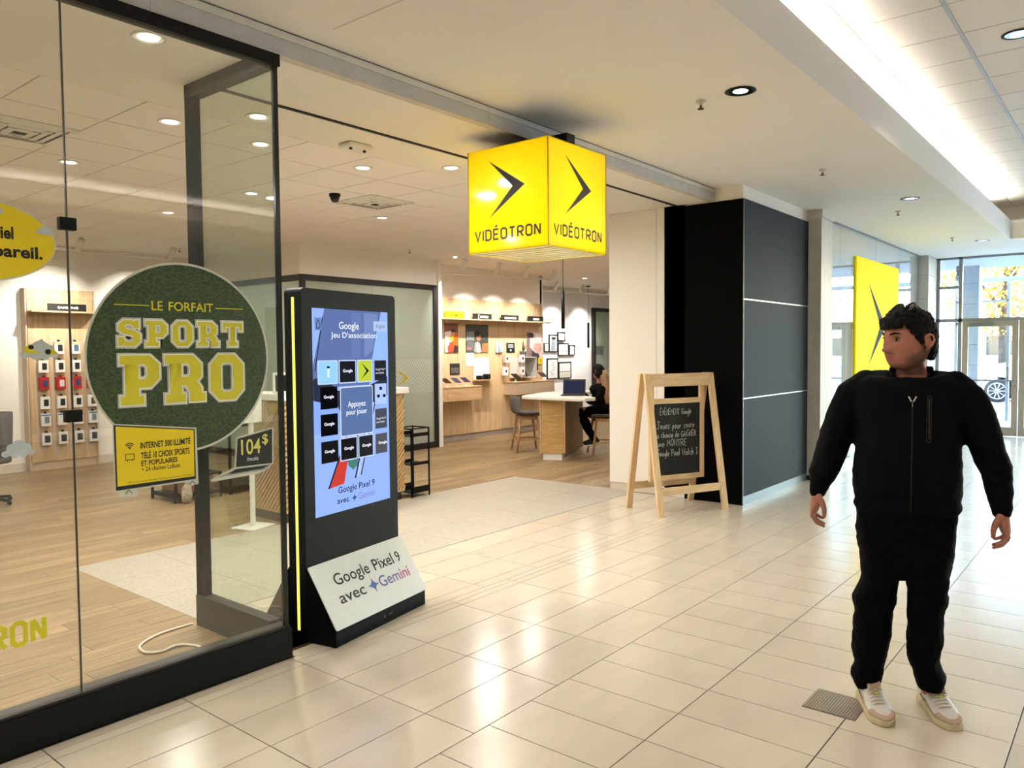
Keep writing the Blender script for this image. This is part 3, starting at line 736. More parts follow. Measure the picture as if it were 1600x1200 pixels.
def gradient_ink(name, stops, axis_scale, off, emit=0):
    m = mat(name, (1, 1, 1, 1), rough=.5, var=0)
    nt = m.node_tree; N = nt.nodes; K = nt.links; b = N['Principled BSDF']
    tc = N.new('ShaderNodeTexCoord'); sx = N.new('ShaderNodeSeparateXYZ'); K.new(tc.outputs['Object'], sx.inputs[0])
    mr = N.new('ShaderNodeMapRange'); mr.inputs[1].default_value = off; mr.inputs[2].default_value = off+axis_scale; K.new(sx.outputs[0], mr.inputs[0])
    cr = N.new('ShaderNodeValToRGB'); K.new(mr.outputs[0], cr.inputs[0])
    el = cr.color_ramp.elements; el[0].position = 0; el[0].color = stops[0]; el[1].position = 1; el[1].color = stops[-1]
    for i, s in enumerate(stops[1:-1]): e_ = el.new((i+1)/(len(stops)-1)); e_.color = s
    K.new(cr.outputs[0], b.inputs['Base Color'])
    if emit: K.new(cr.outputs[0], b.inputs['Emission Color']); b.inputs['Emission Strength'].default_value = emit
    return m
star(PF, .497*W, .405*LV, .050, mat('spark_blue', L(72, 100, 176)), ki, .0085)
text('Gemini', PF, .56*W, .905*W, .32*LV, .50*LV, gradient_ink('gemini_ink', [L(60, 90, 170), L(110, 90, 170), L(200, 60, 90)], .35*W, .56*W), ki, .006, e=.0085)
# the screen
SX0, SX1, SZ0, SZ1 = .082, .766, .685, 1.873
def E(name, r, g, b, k=1.0): return emis('scr_'+name, L(r, g, b), k)
SF = Face((0, .207, 0), (1, 0, 0), (0, 0, 1))
def SXY(s, t): return (SX0+s*(SX1-SX0), SZ0+t*(SZ1-SZ0))
scr = shape([rrect(SX0, SX1, SZ0, SZ1)], SF, E('sky', 150, 182, 255), ki, .0008, 'screen')
def sc(pts, col, e, name='screen_graphic'): return shape([[SXY(*p) for p in pts]], SF, E(*col), scr, e, name)
def srect(s0, s1, t0, t1, col, e, name='screen_graphic', r=.0):
    a, b = SXY(s0, t0); c, d = SXY(s1, t1); return shape([rrect(a, c, b, d, r)], SF, E(*col), scr, e, name)
def stext(s, s0, s1, t0, t1, col, e=.004, bold=0):
    a, b = SXY(s0, t0); c, d = SXY(s1, t1); return text(s, SF, a, c, b, d, E(*col), scr, bold, e=e)
sc([(.15, 1), (.90, 1), (.72, .62), (0, .62), (0, .72)], ('slate', 96, 116, 168), .0012)
sc([(.50, .99), (.62, .99), (.60, .76), (.48, .76)], ('slate2', 104, 124, 176), .0014); sc([(.66, .99), (.86, .99), (.78, .80), (.66, .76)], ('slate3', 118, 138, 190), .0014)
sc([(.84, .90), (.98, .90), (.98, .74), (.76, .74)], ('pale', 150, 188, 255), .0015)
sc([(0, .50), (0, .66), (.12, .68), (.30, .60), (.62, .60), (.98, .66), (.98, .56), (.50, .48)], ('ink2', 46, 52, 70), .0014)
sc([(.0, .40), (.42, .40), (.30, .52), (.0, .56)], ('blue2', 140, 172, 250), .0016)
sc([(.17, .125), (.36, .135), (.39, .20), (.42, .26), (.31, .28)], ('red', 206, 66, 56), .0016)
sc([(.40, .27), (.55, .38), (.58, .34), (.54, .215), (.48, .195), (.42, .22)], ('green', 74, 128, 112), .0018)
sc([(.155, .125), (.175, .125), (.42, .38), (.40, .38)], ('navy', 26, 34, 60), .0018)
sc([(.50, .15), (.52, .15), (.80, .62), (.78, .62)], ('navy', 26, 34, 60), .0012); sc([(.58, .16), (.595, .16), (.86, .62), (.845, .62)], ('navy', 26, 34, 60), .0012)
sc([(.52, .15), (.58, .16), (.845, .62), (.80, .62)], ('pane', 176, 196, 240), .0011)
sc([(.12, .96), (.13, .96), (.03, .70), (.02, .70)], ('navy', 26, 34, 60), .0014)
cards = [(.065, .29, .640, .745, 'ice', (150, 206, 250)), (.325, .53, .640, .745, 'dark', (30, 32, 38)), (.565, .755, .640, .745, 'lime', (190, 208, 60)), (.795, .965, .640, .745, 'dark2', (40, 42, 48)),
         (.08, .29, .515, .622, 'blk', (12, 12, 16)), (.795, .965, .515, .622, 'pale2', (176, 200, 255)), (.08, .29, .385, .490, 'blk', (12, 12, 16)), (.795, .965, .385, .490, 'gr', (74, 78, 90)),
         (.08, .29, .253, .358, 'blk2', (26, 24, 26)), (.325, .53, .253, .358, 'blk2', (26, 24, 26)), (.565, .755, .253, .358, 'blk3', (40, 38, 40)), (.795, .965, .253, .358, 'gr2', (84, 86, 92))]
for i, (a, b_, c, d, n_, col) in enumerate(cards):
    if i in (0, 1, 2, 9, 10): srect(a-.012, b_+.012, c-.006, d+.006, ('cardrim', 196, 214, 255), .0022, 'card_rim', .008)
    srect(a, b_, c, d, (n_, *col), .0028, 'game_card')
for a, c in ((.365, .685), (.12, .562), (.12, .43), (.12, .297), (.365, .297), (.605, .297), (.835, .297)): stext('Google', a, a+.125, c, c+.020, ('wht', 240, 244, 255), .0036, .03)
sc([(.61, .735), (.715, .693), (.61, .652), (.68, .693)], ('ink', 20, 20, 16), .0036, 'chevron_logo')
for t0 in (.69, .43):
    stext('Google Pixel 9', .81, .95, t0, t0+.014, ('wht', 240, 244, 255), .0036); stext('avec Gemini', .81, .93, t0-.016, t0-.004, ('wht', 240, 244, 255), .0036)
srect(.165, .20, .712, .722, ('ink', 20, 20, 16), .0036); srect(.168, .196, .668, .712, ('milk', 215, 235, 250), .0036)
for s, t_ in ((.88, .595), (.845, .555), (.93, .555)): srect(s-.02, s+.02, t_-.006, t_+.010, ('navy', 26, 34, 60), .0036)
srect(.325, .765, .368, .617, ('rimw', 224, 234, 255), .0026, 'prompt_rim', .012); srect(.333, .757, .373, .612, ('prompt', 92, 116, 164), .0032, 'prompt_card', .010)
stext('Appuyez', .42, .66, .505, .542, ('wht', 240, 244, 255), .0040, .012); stext('pour jouer', .40, .68, .467, .500, ('wht', 240, 244, 255), .0040, .012)
stext('Google', .325, .585, .893, .940, ('wht', 240, 244, 255), .0036, .008); stext("Jeu D'association", .22, .83, .852, .890, ('wht', 240, 244, 255), .0036, .008)
stext('Google Pixel 9', .28, .77, .082, .124, ('ink', 20, 20, 16), .0030, .008); stext('avec', .265, .42, .040, .060, ('ink', 20, 20, 16), .0030, .008)
a, b_ = SXY(.49, .052); star(SF, a, b_, .028, E('spark', 60, 80, 150), scr, .0030)
stext('Gemini', .545, .77, .038, .072, ('gem', 130, 120, 190), .0030, 0)
srect(.03, .11, .895, .955, ('icon', 110, 136, 190), .0024); 
strokes([[SXY(*p) for p in ((.045, .925), (.07, .945), (.095, .925))], [SXY(*p) for p in ((.05, .925), (.05, .905), (.09, .905), (.09, .925))]], SF, .004, E('navy', 26, 34, 60), scr, .0032, 'home_icon')
srect(.79, .985, .898, .950, ('btn', 176, 196, 236), .0024, 'language_button', .006); stext('English', .83, .955, .910, .934, ('btxt', 90, 104, 140), .0030)
MB().lathe([(.004, .2065), (.0, .2065)], 10, (.43, 0, 1.925), 'y').build('camera_dot', M_ink, ki)
MB().lathe([(.010, -.004), (.010, -.001)], 12, (.425, 0, .05), 'y').build('lock', M_ink, ki)
MB().box(.47, .50, -.003, 0, .045, .055).build('lock_slot', M_ink, ki)
# power cable on the shop floor
def spline(pts, n=6):
    P = [Vector(p) for p in pts]; P = [P[0]]+P+[P[-1]]; out = []
    for i in range(1, len(P)-2):
        for k in range(n):
            t = k/n; a, b, c, d = P[i-1], P[i], P[i+1], P[i+2]
            out.append(.5*((2*b)+(c-a)*t+(2*a-5*b+4*c-d)*t*t+(3*b-a-3*c+d)*t**3))
    return out+[P[-2]]
tag(MB().tube(spline([(2.33, 4.38, .008), (2.12, 4.37, .008), (1.97, 4.28, .008), (1.94, 4.16, .008), (2.00, 4.10, .008), (2.10, 4.12, .008), (2.16, 4.02, .008), (2.15, 3.86, .008), (2.20, 3.72, .008), (2.215, 3.61, .012)]), .007, 8).build('power_cable', mat('cable_white', L(236, 230, 214), rough=.5), smooth=True), 'looped white power cable lying on the wood floor behind the glass', 'cable')

# ---- chalkboard easel
M_pine = wood('pine', L(236, 208, 166), L(214, 180, 132), rough=.55, stretch=(9, 9, 1.2), scale=3, rand=.05)
M_pine2 = wood('pine_rail', L(236, 208, 166), L(214, 180, 132), rough=.55, stretch=(1.2, 9, 9), scale=3, rand=.05)
M_chalkb = mat('chalkboard', L(14, 15, 16), rough=.7, var=.2, scale=5)
M_chalk = mat('chalk', L(206, 206, 202), rough=.9, var=.25, scale=90)
ea = root('chalkboard_easel', 'pale wooden A-frame easel with a handwritten black chalkboard', 'easel', (7.159, 3.672, 0), math.atan2(-.316, .692))
for sy in (-1, 1):
    for sx in (-1, 1):
        MB().loft([[(sx*.40+a*.034, sy*(.272-.236*t_)+b*.016, 1.385*t_) for a, b in ((-1, -1), (1, -1), (1, 1), (-1, 1))] for t_ in (0, 1)]).build('leg', M_pine, ea, bevel=.002)
    y0 = sy*.052
    MB().box(-.366, .366, y0-.014, y0+.014, 1.255, 1.380).build('top_rail', M_pine2, ea, bevel=.002)
    yb = sy*(.272-.236*.17)
    MB().box(-.366, .366, yb-.012, yb+.012, .195, .270).build('stretcher', M_pine2, ea, bevel=.002)
bo = MB().box(-.30, .30, -.006, .006, .345, 1.085).build('chalkboard', M_chalkb, ea)
for sx in (-1, 1):
    MB().box(sx*.318-.026, sx*.318+.026, -.016, .016, .300, 1.30).build('board_stile', M_pine, ea, bevel=.002)
    MB().lathe([(.009, -.03), (.009, .03)], 10, (sx*.38, 0, 1.34), 'y').build('hinge_bolt', M_alu, ea)
for z0, z1 in ((.300, .352), (1.078, 1.130)): MB().box(-.292, .292, -.016, .016, z0, z1).build('board_rail', M_pine2, ea, bevel=.002)
HW = {'A': ([[(0, 0), (.3, 1), (.6, 0)], [(.12, .38), (.48, .38)]], .6), 'E': ([[(.5, 1), (0, 1), (0, 0), (.5, 0)], [(0, .5), (.4, .5)]], .5), 'É': ([[(.5, 1), (0, 1), (0, 0), (.5, 0)], [(0, .5), (.4, .5)], [(.15, 1.12), (.4, 1.35)]], .5),
 'G': ([[(.6, .85), (.35, 1), (.08, .8), (0, .45), (.12, .1), (.4, 0), (.62, .2), (.62, .45), (.35, .45)]], .64), 'J': ([[(.1, 1), (.6, 1)], [(.4, 1), (.4, .2), (.2, 0), (0, .15)]], .6), 'M': ([[(0, 0), (.08, 1), (.35, .35), (.62, 1), (.7, 0)]], .7),
 'N': ([[(0, 0), (0, 1), (.5, 0), (.5, 1)]], .5), 'O': ([[(.3, 0), (.05, .2), (0, .6), (.25, 1), (.5, .85), (.58, .4), (.3, 0)]], .58), 'P': ([[(0, 0), (0, 1), (.4, .95), (.5, .7), (.35, .48), (0, .45)]], .5), 'R': ([[(0, 0), (0, 1), (.4, .95), (.5, .7), (.35, .5), (0, .45)], [(.2, .45), (.55, 0)]], .55),
 'T': ([[(0, 1), (.6, 1)], [(.3, 1), (.3, 0)]], .6), 'V': ([[(0, .75), (.2, 0), (.42, .75)]], .42), 'W': ([[(0, 1), (.18, 0), (.36, .7), (.54, 0), (.72, 1)]], .72), '3': ([[(0, 1), (.3, 1), (.15, .6), (.35, .35), (.15, 0), (0, .1)]], .35),
 'a': ([[(.38, .5), (.1, .45), (0, .15), (.15, 0), (.36, .15), (.38, .5), (.42, 0)]], .42), 'c': ([[(.36, .42), (.15, .5), (0, .25), (.12, 0), (.36, .08)]], .36), 'd': ([[(.36, .4), (.12, .45), (0, .2), (.12, 0), (.34, .12), (.4, 1), (.4, 0)]], .42),
 'e': ([[(.02, .25), (.36, .3), (.26, .5), (.08, .45), (0, .2), (.14, 0), (.36, .1)]], .36), 'g': ([[(.36, .45), (.1, .48), (0, .22), (.14, .02), (.34, .15), (.38, .48), (.36, -.3), (.1, -.36)]], .4), 'h': ([[(0, 1), (0, 0), (.1, .38), (.28, .45), (.34, 0)]], .36),
 'i': ([[(0, .48), (.02, 0)], [(0, .66), (.02, .72)]], .06), 'l': ([[(0, 1), (.02, 0)]], .06), 'n': ([[(0, .48), (0, 0), (.1, .38), (.28, .45), (.34, 0)]], .36), 'o': ([[(.18, 0), (0, .2), (.14, .5), (.36, .3), (.18, 0)]], .36),
 'p': ([[(0, .48), (0, -.4)], [(0, .4), (.24, .5), (.36, .25), (.2, 0), (0, .08)]], .38), 'r': ([[(0, .48), (0, 0), (.08, .35), (.28, .46)]], .28), 't': ([[(.12, .9), (.12, .08), (.28, 0)], [(0, .55), (.3, .55)]], .3), 'u': ([[(0, .48), (.04, .05), (.2, 0), (.34, .15), (.36, .48), (.38, 0)]], .4),
 'x': ([[(0, .48), (.32, 0)], [(.32, .48), (0, 0)]], .33), 'z': ([[(0, .48), (.32, .48), (0, 0), (.34, 0)]], .35), ' ': ([], .36)}
BF = Face((0, -.0062, 0), (1, 0, 0), (0, 0, 1)); rg = random.Random(5)
for s, x0, x1, z, h in (('ÉVÉNEMENT Google', -.215, .185, .965, .060), ('Jouez pour courir', -.255, .235, .825, .070), ('la chance de GAGNER', -.262, .250, .735, .060), ('une MONTRE', -.250, .130, .645, .066), ('Google Pixel Watch 3', -.255, .268, .545, .066)):
    pl = []; x = 0
    for ch in s:
        g, adv = HW[ch]; j = rg.uniform(-.06, .06); k = rg.uniform(.9, 1.1)
        pl += [[(x+a*k, (b*k+j)) for a, b in st] for st in g]; x += adv*k+.16
    strokes(pl, BF, .0048, M_chalk, ea, .001, 'chalk_writing', x0, z, (x1-x0)/x, h)

# ---- neighbour's yellow sign on the glass
ys_ = root('wall_sign', 'tall yellow panel with a grey chevron on the far glass front', 'sign', (11.67, 3.19, 0))
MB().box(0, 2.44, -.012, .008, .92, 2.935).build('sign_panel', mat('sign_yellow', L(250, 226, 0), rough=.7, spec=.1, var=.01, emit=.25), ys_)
shape([[(.62, 2.60), (1.62, 1.96), (.66, 1.36), (1.30, 1.96)]], Face((0, -.012, 0), (1, 0, 0), (0, 0, 1)), mat('sign_grey', L(70, 76, 78), rough=.8, spec=.1), ys_, .002, 'chevron_logo')

# ---- ceiling fittings
M_chrome = mat('chrome_reflector', L(220, 220, 216), rough=.12, metal=1)
M_trim = mat('white_trim', L(228, 224, 214), rough=.5)
M_lens = emis('lamp_lens', (1, .96, .90, 1), 6)
M_lens2 = emis('mall_lamp_lens', (1, .97, .92, 1), 2.2)
def downlight(x, y, z, r, label, power, group, lens=M_lens, mall=False, color=WARM, spread=125):
    d = root('downlight', label, 'ceiling light', (x, y, z), 0, group)
    MB().lathe([(r, -.001), (r*1.02, -.004), (r*.86, -.007), (r*.80, -.004), (r*.80, .0)], 28, (0, 0, 0), cap=False).build('trim_ring', M_black if mall else M_trim, d, True)
    if mall:
        MB().lathe([(r*.80, -.004), (r*.74, -.0035), (r*.5, -.003), (r*.48, -.0028)], 28, cap=False).build('reflector', M_chrome, d, True)
    k = .50 if mall else .62
    MB().lathe([(r*k, -.0040), (r*k*.5, -.0058), (.0005, -.006)], 24).build('lens', lens, d, True)
    if power: area('lamp', (0, 0, -.012), r*1.9, 0, power, color, (0, 0, -1), spread, True, d)
    return d
def sprinkler(x, y, z, label):
    s = root('sprinkler', label, 'sprinkler', (x, y, z), 0, 'ceiling sprinklers')
    MB().lathe([(.035, 0), (.034, -.006), (.016, -.012), (.010, -.030)], 16).build('escutcheon', M_tee if z > 3.2 else M_trim, s, True)
    MB().lathe([(.008, -.028), (.008, -.048), (.022, -.050), (.022, -.054), (.0, -.055)], 14).build('deflector', mat('bronze', L(90, 78, 62), rough=.4, metal=.7), s)
MALL_P, SHOP_P = 11.5, 20.5
g = 'mall soffit downlights'
downlight(4.913, 2.065, 3.30, .098, 'round downlight in the mall soffit right of the cube sign, the nearest one', MALL_P, g, M_lens2, True)
downlight(9.65, 2.066, 3.30, .098, 'round downlight in the mall soffit in front of the white pilaster', MALL_P, g, M_lens2, True)
downlight(14.22, 2.0, 3.30, .098, 'round downlight in the mall soffit close to the entrance doors', MALL_P, g, M_lens2, True)
downlight(6.782, .754, 3.895, .10, 'round downlight in the raised tiled ceiling at the top right', MALL_P, g, M_lens2, True)
for x, y, z in ((.2, 2.065, 3.30), (-4.5, 2.065, 3.30), (2.2, .754, 3.895), (-2.4, .754, 3.895), (2.2, -2.9, 3.895), (6.8, -2.9, 3.895), (-2.4, -2.9, 3.895), (11.3, -2.9, 3.895)):
    downlight(x, y, z, .10, 'round downlight of the mall ceiling outside the picture', MALL_P, 'mall ceiling downlights out of view', M_lens2, True)
for x, y, l in ((4.937, 2.354, 'ceiling sprinkler beside the nearest mall downlight'), (7.55, 2.369, 'ceiling sprinkler in front of the dark column'), (10.446, 2.371, 'ceiling sprinkler above the yellow chevron panel'), (13.488, 2.293, 'ceiling sprinkler near the far mall downlight')): sprinkler(x, y, 3.30, l)
g = 'shop ceiling downlights'
for x, y, l in ((1.888, 3.827, 'large downlight right behind the glass pane above the round sticker'), (2.963, 4.554, 'shop downlight seen through the narrow return pane, the upper one'), (2.646, 5.096, 'shop downlight behind the glass left of the black post'), (3.357, 5.134, 'shop downlight seen through the narrow return pane, below the upper one'),
                (2.655, 6.769, 'shop downlight touching the glass seam at the upper left'), (4.341, 5.141, 'shop downlight under the emergency light in the entrance'), (4.831, 4.581, 'shop downlight just left of the yellow cube'), (6.072, 6.867, 'shop downlight behind the square air vent'),
                (4.314, 6.769, 'shop downlight seen through the return pane, the lowest bright one'), (14.0, 9.36, 'shop downlight far back above the framed pictures'), (4.291, 8.359, 'shop downlight in the bright band behind the glass, far back')):
    downlight(x, y, 3.18, .080, l, SHOP_P, g, spread=172)
for x, y in ((.2, 4.6), (.2, 6.77), (7.9, 6.87), (8.7, 7.6), (1.0, 9.6), (3.4, 10.4), (9.8, 7.6), (11.6, 6.6), (8.2, 10.8), (16.2, 9.2), (14.2, 7.2), (6.0, 5.2)):  # invented downlights, out of view, added to light the shop
    downlight(x, y, 3.18, .072, 'added shop downlight out of view', SHOP_P, 'added shop downlights out of view', spread=172)
sprinkler(8.227, 8.691, 3.18, 'shop ceiling sprinkler above the glazed office'); sprinkler(5.829, 11.06, 3.18, 'shop ceiling sprinkler seen through the glass above the round sticker')
# square air vents
for x, y, l in ((5.409, 6.222, 'square white air vent in the shop ceiling beside the black dome camera'), (2.06, 6.05, 'square air vent in the shop ceiling behind the left glass')):
    v = root('air_vent', l, 'vent', (x, y, 3.18), 0, 'ceiling air vents')
    for k in range(4):
        w = .29-.065*k
        for s in (-1, 1):
            MB().prism([(s*w, -.004-.006*k), (s*(w-.045), -.016-.004*k), (s*(w-.05), -.014-.004*k), (s*w, 0)], -w, w, 'y').build('vane', M_trim, v)
            MB().prism([(s*w, -.004-.006*k), (s*(w-.045), -.016-.004*k), (s*(w-.05), -.014-.004*k), (s*w, 0)], -w, w, 'x').build('vane', M_trim, v)
    MB().box(-.29, .29, -.29, .29, -.002, .0).build('throat', mat('vent_dark', L(110, 100, 92)), v)
cm = root('dome_camera', 'small black dome security camera on the shop ceiling', 'camera', (4.867, 6.192, 3.18))
MB().lathe([(.055, 0), (.055, -.02), (.05, -.03)], 20).build('camera_base', M_black, cm, True); MB().sph((0, 0, -.035), (.046, .046, .05), 18, 10).build('camera_dome', mat('black_dome', L(14, 12, 12), rough=.1), cm, True)
em = root('emergency_light', 'white emergency light unit on the shop ceiling in the entrance', 'emergency light', (3.832, 4.615, 3.18))
MB().box(-.11, .11, -.07, .07, -.035, 0).build('housing', M_trim, em, bevel=.012)
for s in (-1, 1): MB().lathe([(.012, -.036), (.012, -.05), (.0, -.05)], 12, (s*.065, -.02, 0)).build('lamp_eye', M_ink, em)
# ================================================================== inside the phone shop
M_oak = wood('display_oak', L(214, 186, 148), L(186, 154, 114), rough=.5, stretch=(10, 10, 1.0), scale=2.0, rand=.03)
M_oakh = wood('display_oak_flat', L(218, 184, 140), L(186, 150, 106), rough=.5, stretch=(1.0, 10, 10), scale=2.0, rand=.03)
M_taupe = mat('taupe_laminate', L(198, 176, 150), rough=.5, var=.03)
M_wlam = mat('white_laminate', L(238, 234, 226), rough=.35, var=.01)
M_wgrey = mat('light_grey', L(196, 192, 186), rough=.5)
for a, b_ in ((9.48, 10.70), (10.703, 12.20), (12.203, 12.865)):
    MB().box(a, b_, 9.66, 9.72, .11, 2.585).build('wood_panel', M_oak, ww, bevel=.002)
MB().box(9.48, 12.865, 9.69, 9.72, 0, .11).build('skirting', mat('skirting_grey', L(170, 160, 150)), ww)
tag(MB().box(9.41, 9.48, 9.25, 9.72, 0, 3.2).build('wall_pier_office', M_paint), kind='structure')
# shelf with its spot lamps, boards standing on it
sh = root('wall_shelf', 'long thin wooden shelf with small lamps above the phone posters', 'shelf', (9.50, 9.66, 2.19))
MB().box(0, 3.36, -.24, 0, 0, .022).build('shelf_board', M_oakh, sh, bevel=.002)
for x in (1.2, 1.5, 2.1, 2.4, 3.0, 3.3, .5):
    MB().lathe([(.022, -.012), (.022, 0)], 12, (x, -.19, 0)).build('shelf_lamp', M_chrome, sh)
def board(name, label, x0, x1, z0, z1, y, m, cat='sign', d=.02):
    r = root(name, label, cat, (x0, y, z0)); MB().box(0, x1-x0, 0, d, 0, z1-z0).build('board', m, r, bevel=.0015)
    return r, Face((0, 0, 0), (1, 0, 0), (0, 0, 1)), x1-x0, z1-z0
r, fc, w, h = board('shelf_sign', 'yellow ÉCONOMISEZ sign at the left end of the wooden wall shelf', 9.93, 10.43, 2.213, 2.345, 9.60, M_yel)
text('ÉCONOMISEZ', fc, .05*w, .86*w, .30*h, .72*h, M_ink, r, .01)
for (x0, x1, l, a, b_) in ((10.65, 11.17, 'black sign with an icon, first black one on the wooden shelf', .36, .82), (11.47, 11.99, 'black sign in the middle of the wooden shelf', .16, .86), (12.29, 12.80, 'black sign at the right end of the wooden shelf', .33, .72)):
    r, fc, w, h = board('shelf_sign', l, x0, x1, 2.213, 2.325, 9.58, M_ink)
    n = 7; k = (b_-a)/n
    for i in range(n): shape([rrect((a+i*k)*w, (a+i*k+k*.75)*w, .30*h, .66*h, .004, 2)], fc, M_white, r, .0012, 'blurred_letter')
    if a == .36: strokes([[(.25*w, .8*h), (.31*w, .8*h), (.25*w, .45*h), (.31*w, .2*h), (.25*w, .15*h)]], fc, .012, M_white, r, .0012, 'icon')
# posters
def poster(label, x0, x1, z0, z1, y, base, prints, cat='poster'):
    r = root('poster', label, cat, (x0, y, z0)); w, h = x1-x0, z1-z0
    MB().box(0, w, 0, .008, 0, h).build('sheet', base, r)
    f = Face((0, 0, 0), (1, 0, 0), (0, 0, 1)); e = .0012
    for pts, m in prints:
        shape([[(a*w, b*h) for a, b in pts]], f, m, r, e, 'print'); e += .0006
    return r
def C(r, g, b, v=.12): return mat('ink_%d_%d_%d' % (r, g, b), L(r, g, b), rough=.5, var=v, scale=22)
def el(cx, cy, rx, ry, n=18): return ell(cx, cy, rx, ry, n)
poster('narrow poster of friends in orange and white on the wooden wall', 9.955, 10.305, 1.610, 2.130, 9.648, C(150, 110, 84), [
    ([(0, .72), (1, .70), (1, 1), (0, 1)], C(120, 80, 58)), ([(0, .2), (.55, .28), (.5, .74), (0, .70)], C(236, 216, 220)), ([(.42, .1), (1, .18), (1, .66), (.60, .62)], C(214, 96, 32)),
    (el(.6, .66, .16, .10), C(214, 150, 110)), (el(.62, .75, .17, .06), C(50, 34, 28)), ([(.30, .44), (.62, .40), (.66, .56), (.36, .60)], C(228, 178, 40)), ([(.15, 0), (.75, 0), (.60, .34), (.35, .36)], C(168, 74, 48)), ([(.6, 0), (1, 0), (1, .2), (.72, .26)], C(60, 40, 40)), ([(0, .0), (.22, 0), (.16, .26), (0, .28)], C(232, 202, 180))])
poster('dark poster of a person in a grey jacket outdoors on the wooden wall', 10.515, 11.14, 1.605, 2.122, 9.648, C(62, 66, 58, .5), [
    ([(.02, .40), (.36, .40), (.36, .76), (.02, .72)], C(122, 134, 132)), ([(.70, .0), (1, .0), (1, .34), (.72, .32)], C(160, 112, 66)), ([(.02, .04), (.34, .04), (.34, .44), (.05, .46)], C(92, 92, 92, .5)),
    ([(.34, 0), (.70, 0), (.62, .32), (.50, .40), (.38, .34)], C(150, 156, 150)), ([(.48, 0), (.62, 0), (.56, .34), (.50, .36)], C(232, 234, 230)), (el(.55, .56, .10, .15), C(196, 116, 90)), (el(.50, .69, .13, .11), C(34, 30, 28)), ([(.03, .10), (.22, .10), (.22, .18), (.03, .18)], C(190, 110, 110))])
poster('pale poster of a dark-haired person against the light, right end of the wooden wall', 12.315, 12.86, 1.47, 2.0, 9.648, C(226, 206, 200), [
    ([(0, .0), (.34, 0), (.30, .9), (.16, 1), (0, 1)], C(120, 104, 104)), (el(.26, .88, .18, .12), C(82, 70, 72)), ([(.20, .42), (.46, .30), (.5, .5), (.34, .76), (.22, .8)], C(214, 196, 192)), (el(.66, .40, .26, .22), C(206, 170, 164)), ([(.28, 0), (.80, 0), (.74, .18), (.50, .22), (.34, .34)], C(66, 60, 70)), ([(.5, .62), (.9, .56), (.9, .9), (.55, .96)], C(250, 234, 224))])
poster('small dark chalk-style card above the phone drawers', 10.089, 10.344, 1.203, 1.409, 9.652, C(42, 42, 42), [(rrect(.1, .9, .55-.12*i, .60-.12*i), C(130, 130, 128)) for i in range(4)], 'card')
poster('white paper notice under the dark poster', 10.518, 10.725, 1.350, 1.602, 9.654, C(240, 236, 230, .02), [(rrect(.15, .85, .8-.14*i, .83-.14*i), C(190, 184, 178)) for i in range(5)], 'notice')
poster('small black sign with white print beside the potted plant', 11.690, 11.940, 1.590, 1.786, 9.652, C(20, 20, 20), [(rrect(.18, .82, .72, .82), M_white), (rrect(.18, .82, .52, .62), M_white), (el(.5, .25, .10, .10), M_white)])
poster('white leaflet at the right end of the wooden wall', 12.38, 12.515, 1.219, 1.486, 9.654, C(236, 232, 228, .02), [(rrect(.2, .8, .75-.2*i, .79-.2*i), C(196, 196, 196)) for i in range(3)], 'leaflet')
poster('dark phone advert sheet beside the small yellow tag', 12.52, 12.705, 1.228, 1.487, 9.650, C(54, 54, 62), [(rrect(.2, .8, .5, .9), C(96, 100, 112)), (rrect(.3, .7, .1, .16), M_white)])
t_ = poster('small yellow tag with a chevron on the wooden wall', 12.70, 12.84, 1.353, 1.486, 9.644, C(240, 212, 20, .02), [([(.35, .85), (.75, .5), (.35, .15), (.58, .5)], M_ink)], 'tag')
# white display board with two small speakers
db = root('display_board', 'white backed demo shelf on the wooden wall with two black speakers', 'display', (10.729, 9.66, 1.10))
MB().box(0, .425, -.012, 0, 0, .405).build('back_board', M_wlam, db); MB().box(-.05, .46, -.20, -.012, -.016, 0).build('shelf', M_oakh, db)
for x, w, h, l in ((10.61+.16, .13, .075, 'low black speaker on the white demo shelf'), (10.96, .135, .10, 'round-topped black speaker on the white demo shelf')):
    s = root('speaker', l, 'speaker', (x, 9.54, 1.10)); MB().box(-w/2, w/2, -.05, .05, .002, h).build('speaker_body', M_black, s, bevel=.02); MB().lathe([(.03, -.052), (.03, -.0505)], 16, (0, 0, h/2), 'y').build('speaker_grille', mat('grille', L(40, 40, 42)), s)
# cubby box with phones, potted plant on top
cb = root('display_box', 'white open cubby box on the wooden wall holding two phones', 'display box', (11.95, 9.66, 1.10))
for nm_, bb_ in (('side', (0, .012, -.24, 0, 0, .405)), ('side', (.39, .402, -.24, 0, 0, .405)), ('top', (.012, .39, -.24, 0, .393, .405)), ('bottom', (.012, .39, -.24, 0, 0, .012)), ('back', (.012, .39, -.012, 0, .012, .393))):
    MB().box(*bb_).build(nm_, M_wgrey, cb)
MB().box(-.19, 0, -.20, -.02, 0, .40).build('front_panel', M_wlam, cb)
for i in range(2):
    p_ = root('phone', ('left' if i == 0 else 'right')+' white phone leaning in the cubby box', 'phone', (12.02+.07*i, 9.58, 1.114), R_(20)); MB().loft([[(a*.033, -.09+.05*t+b*.004, .17*t) for a, b in ((-1, -1), (1, -1), (1, 1), (-1, 1))] for t in (0, 1)]).build('phone_body', M_white if i == 0 else M_ink, p_)
pp = root('potted_plant', 'small plant in a dark grey pot on the cubby box', 'plant', (12.08, 9.55, 1.507))
MB().lathe([(.055, 0), (.075, .115), (.066, .115), (.05, .02)], 16).build('pot', mat('pot_grey', L(70, 66, 62)), pp, True)
MB().lathe([(.064, .098), (.0, .10)], 16).build('soil', mat('soil', L(40, 30, 22)), pp)
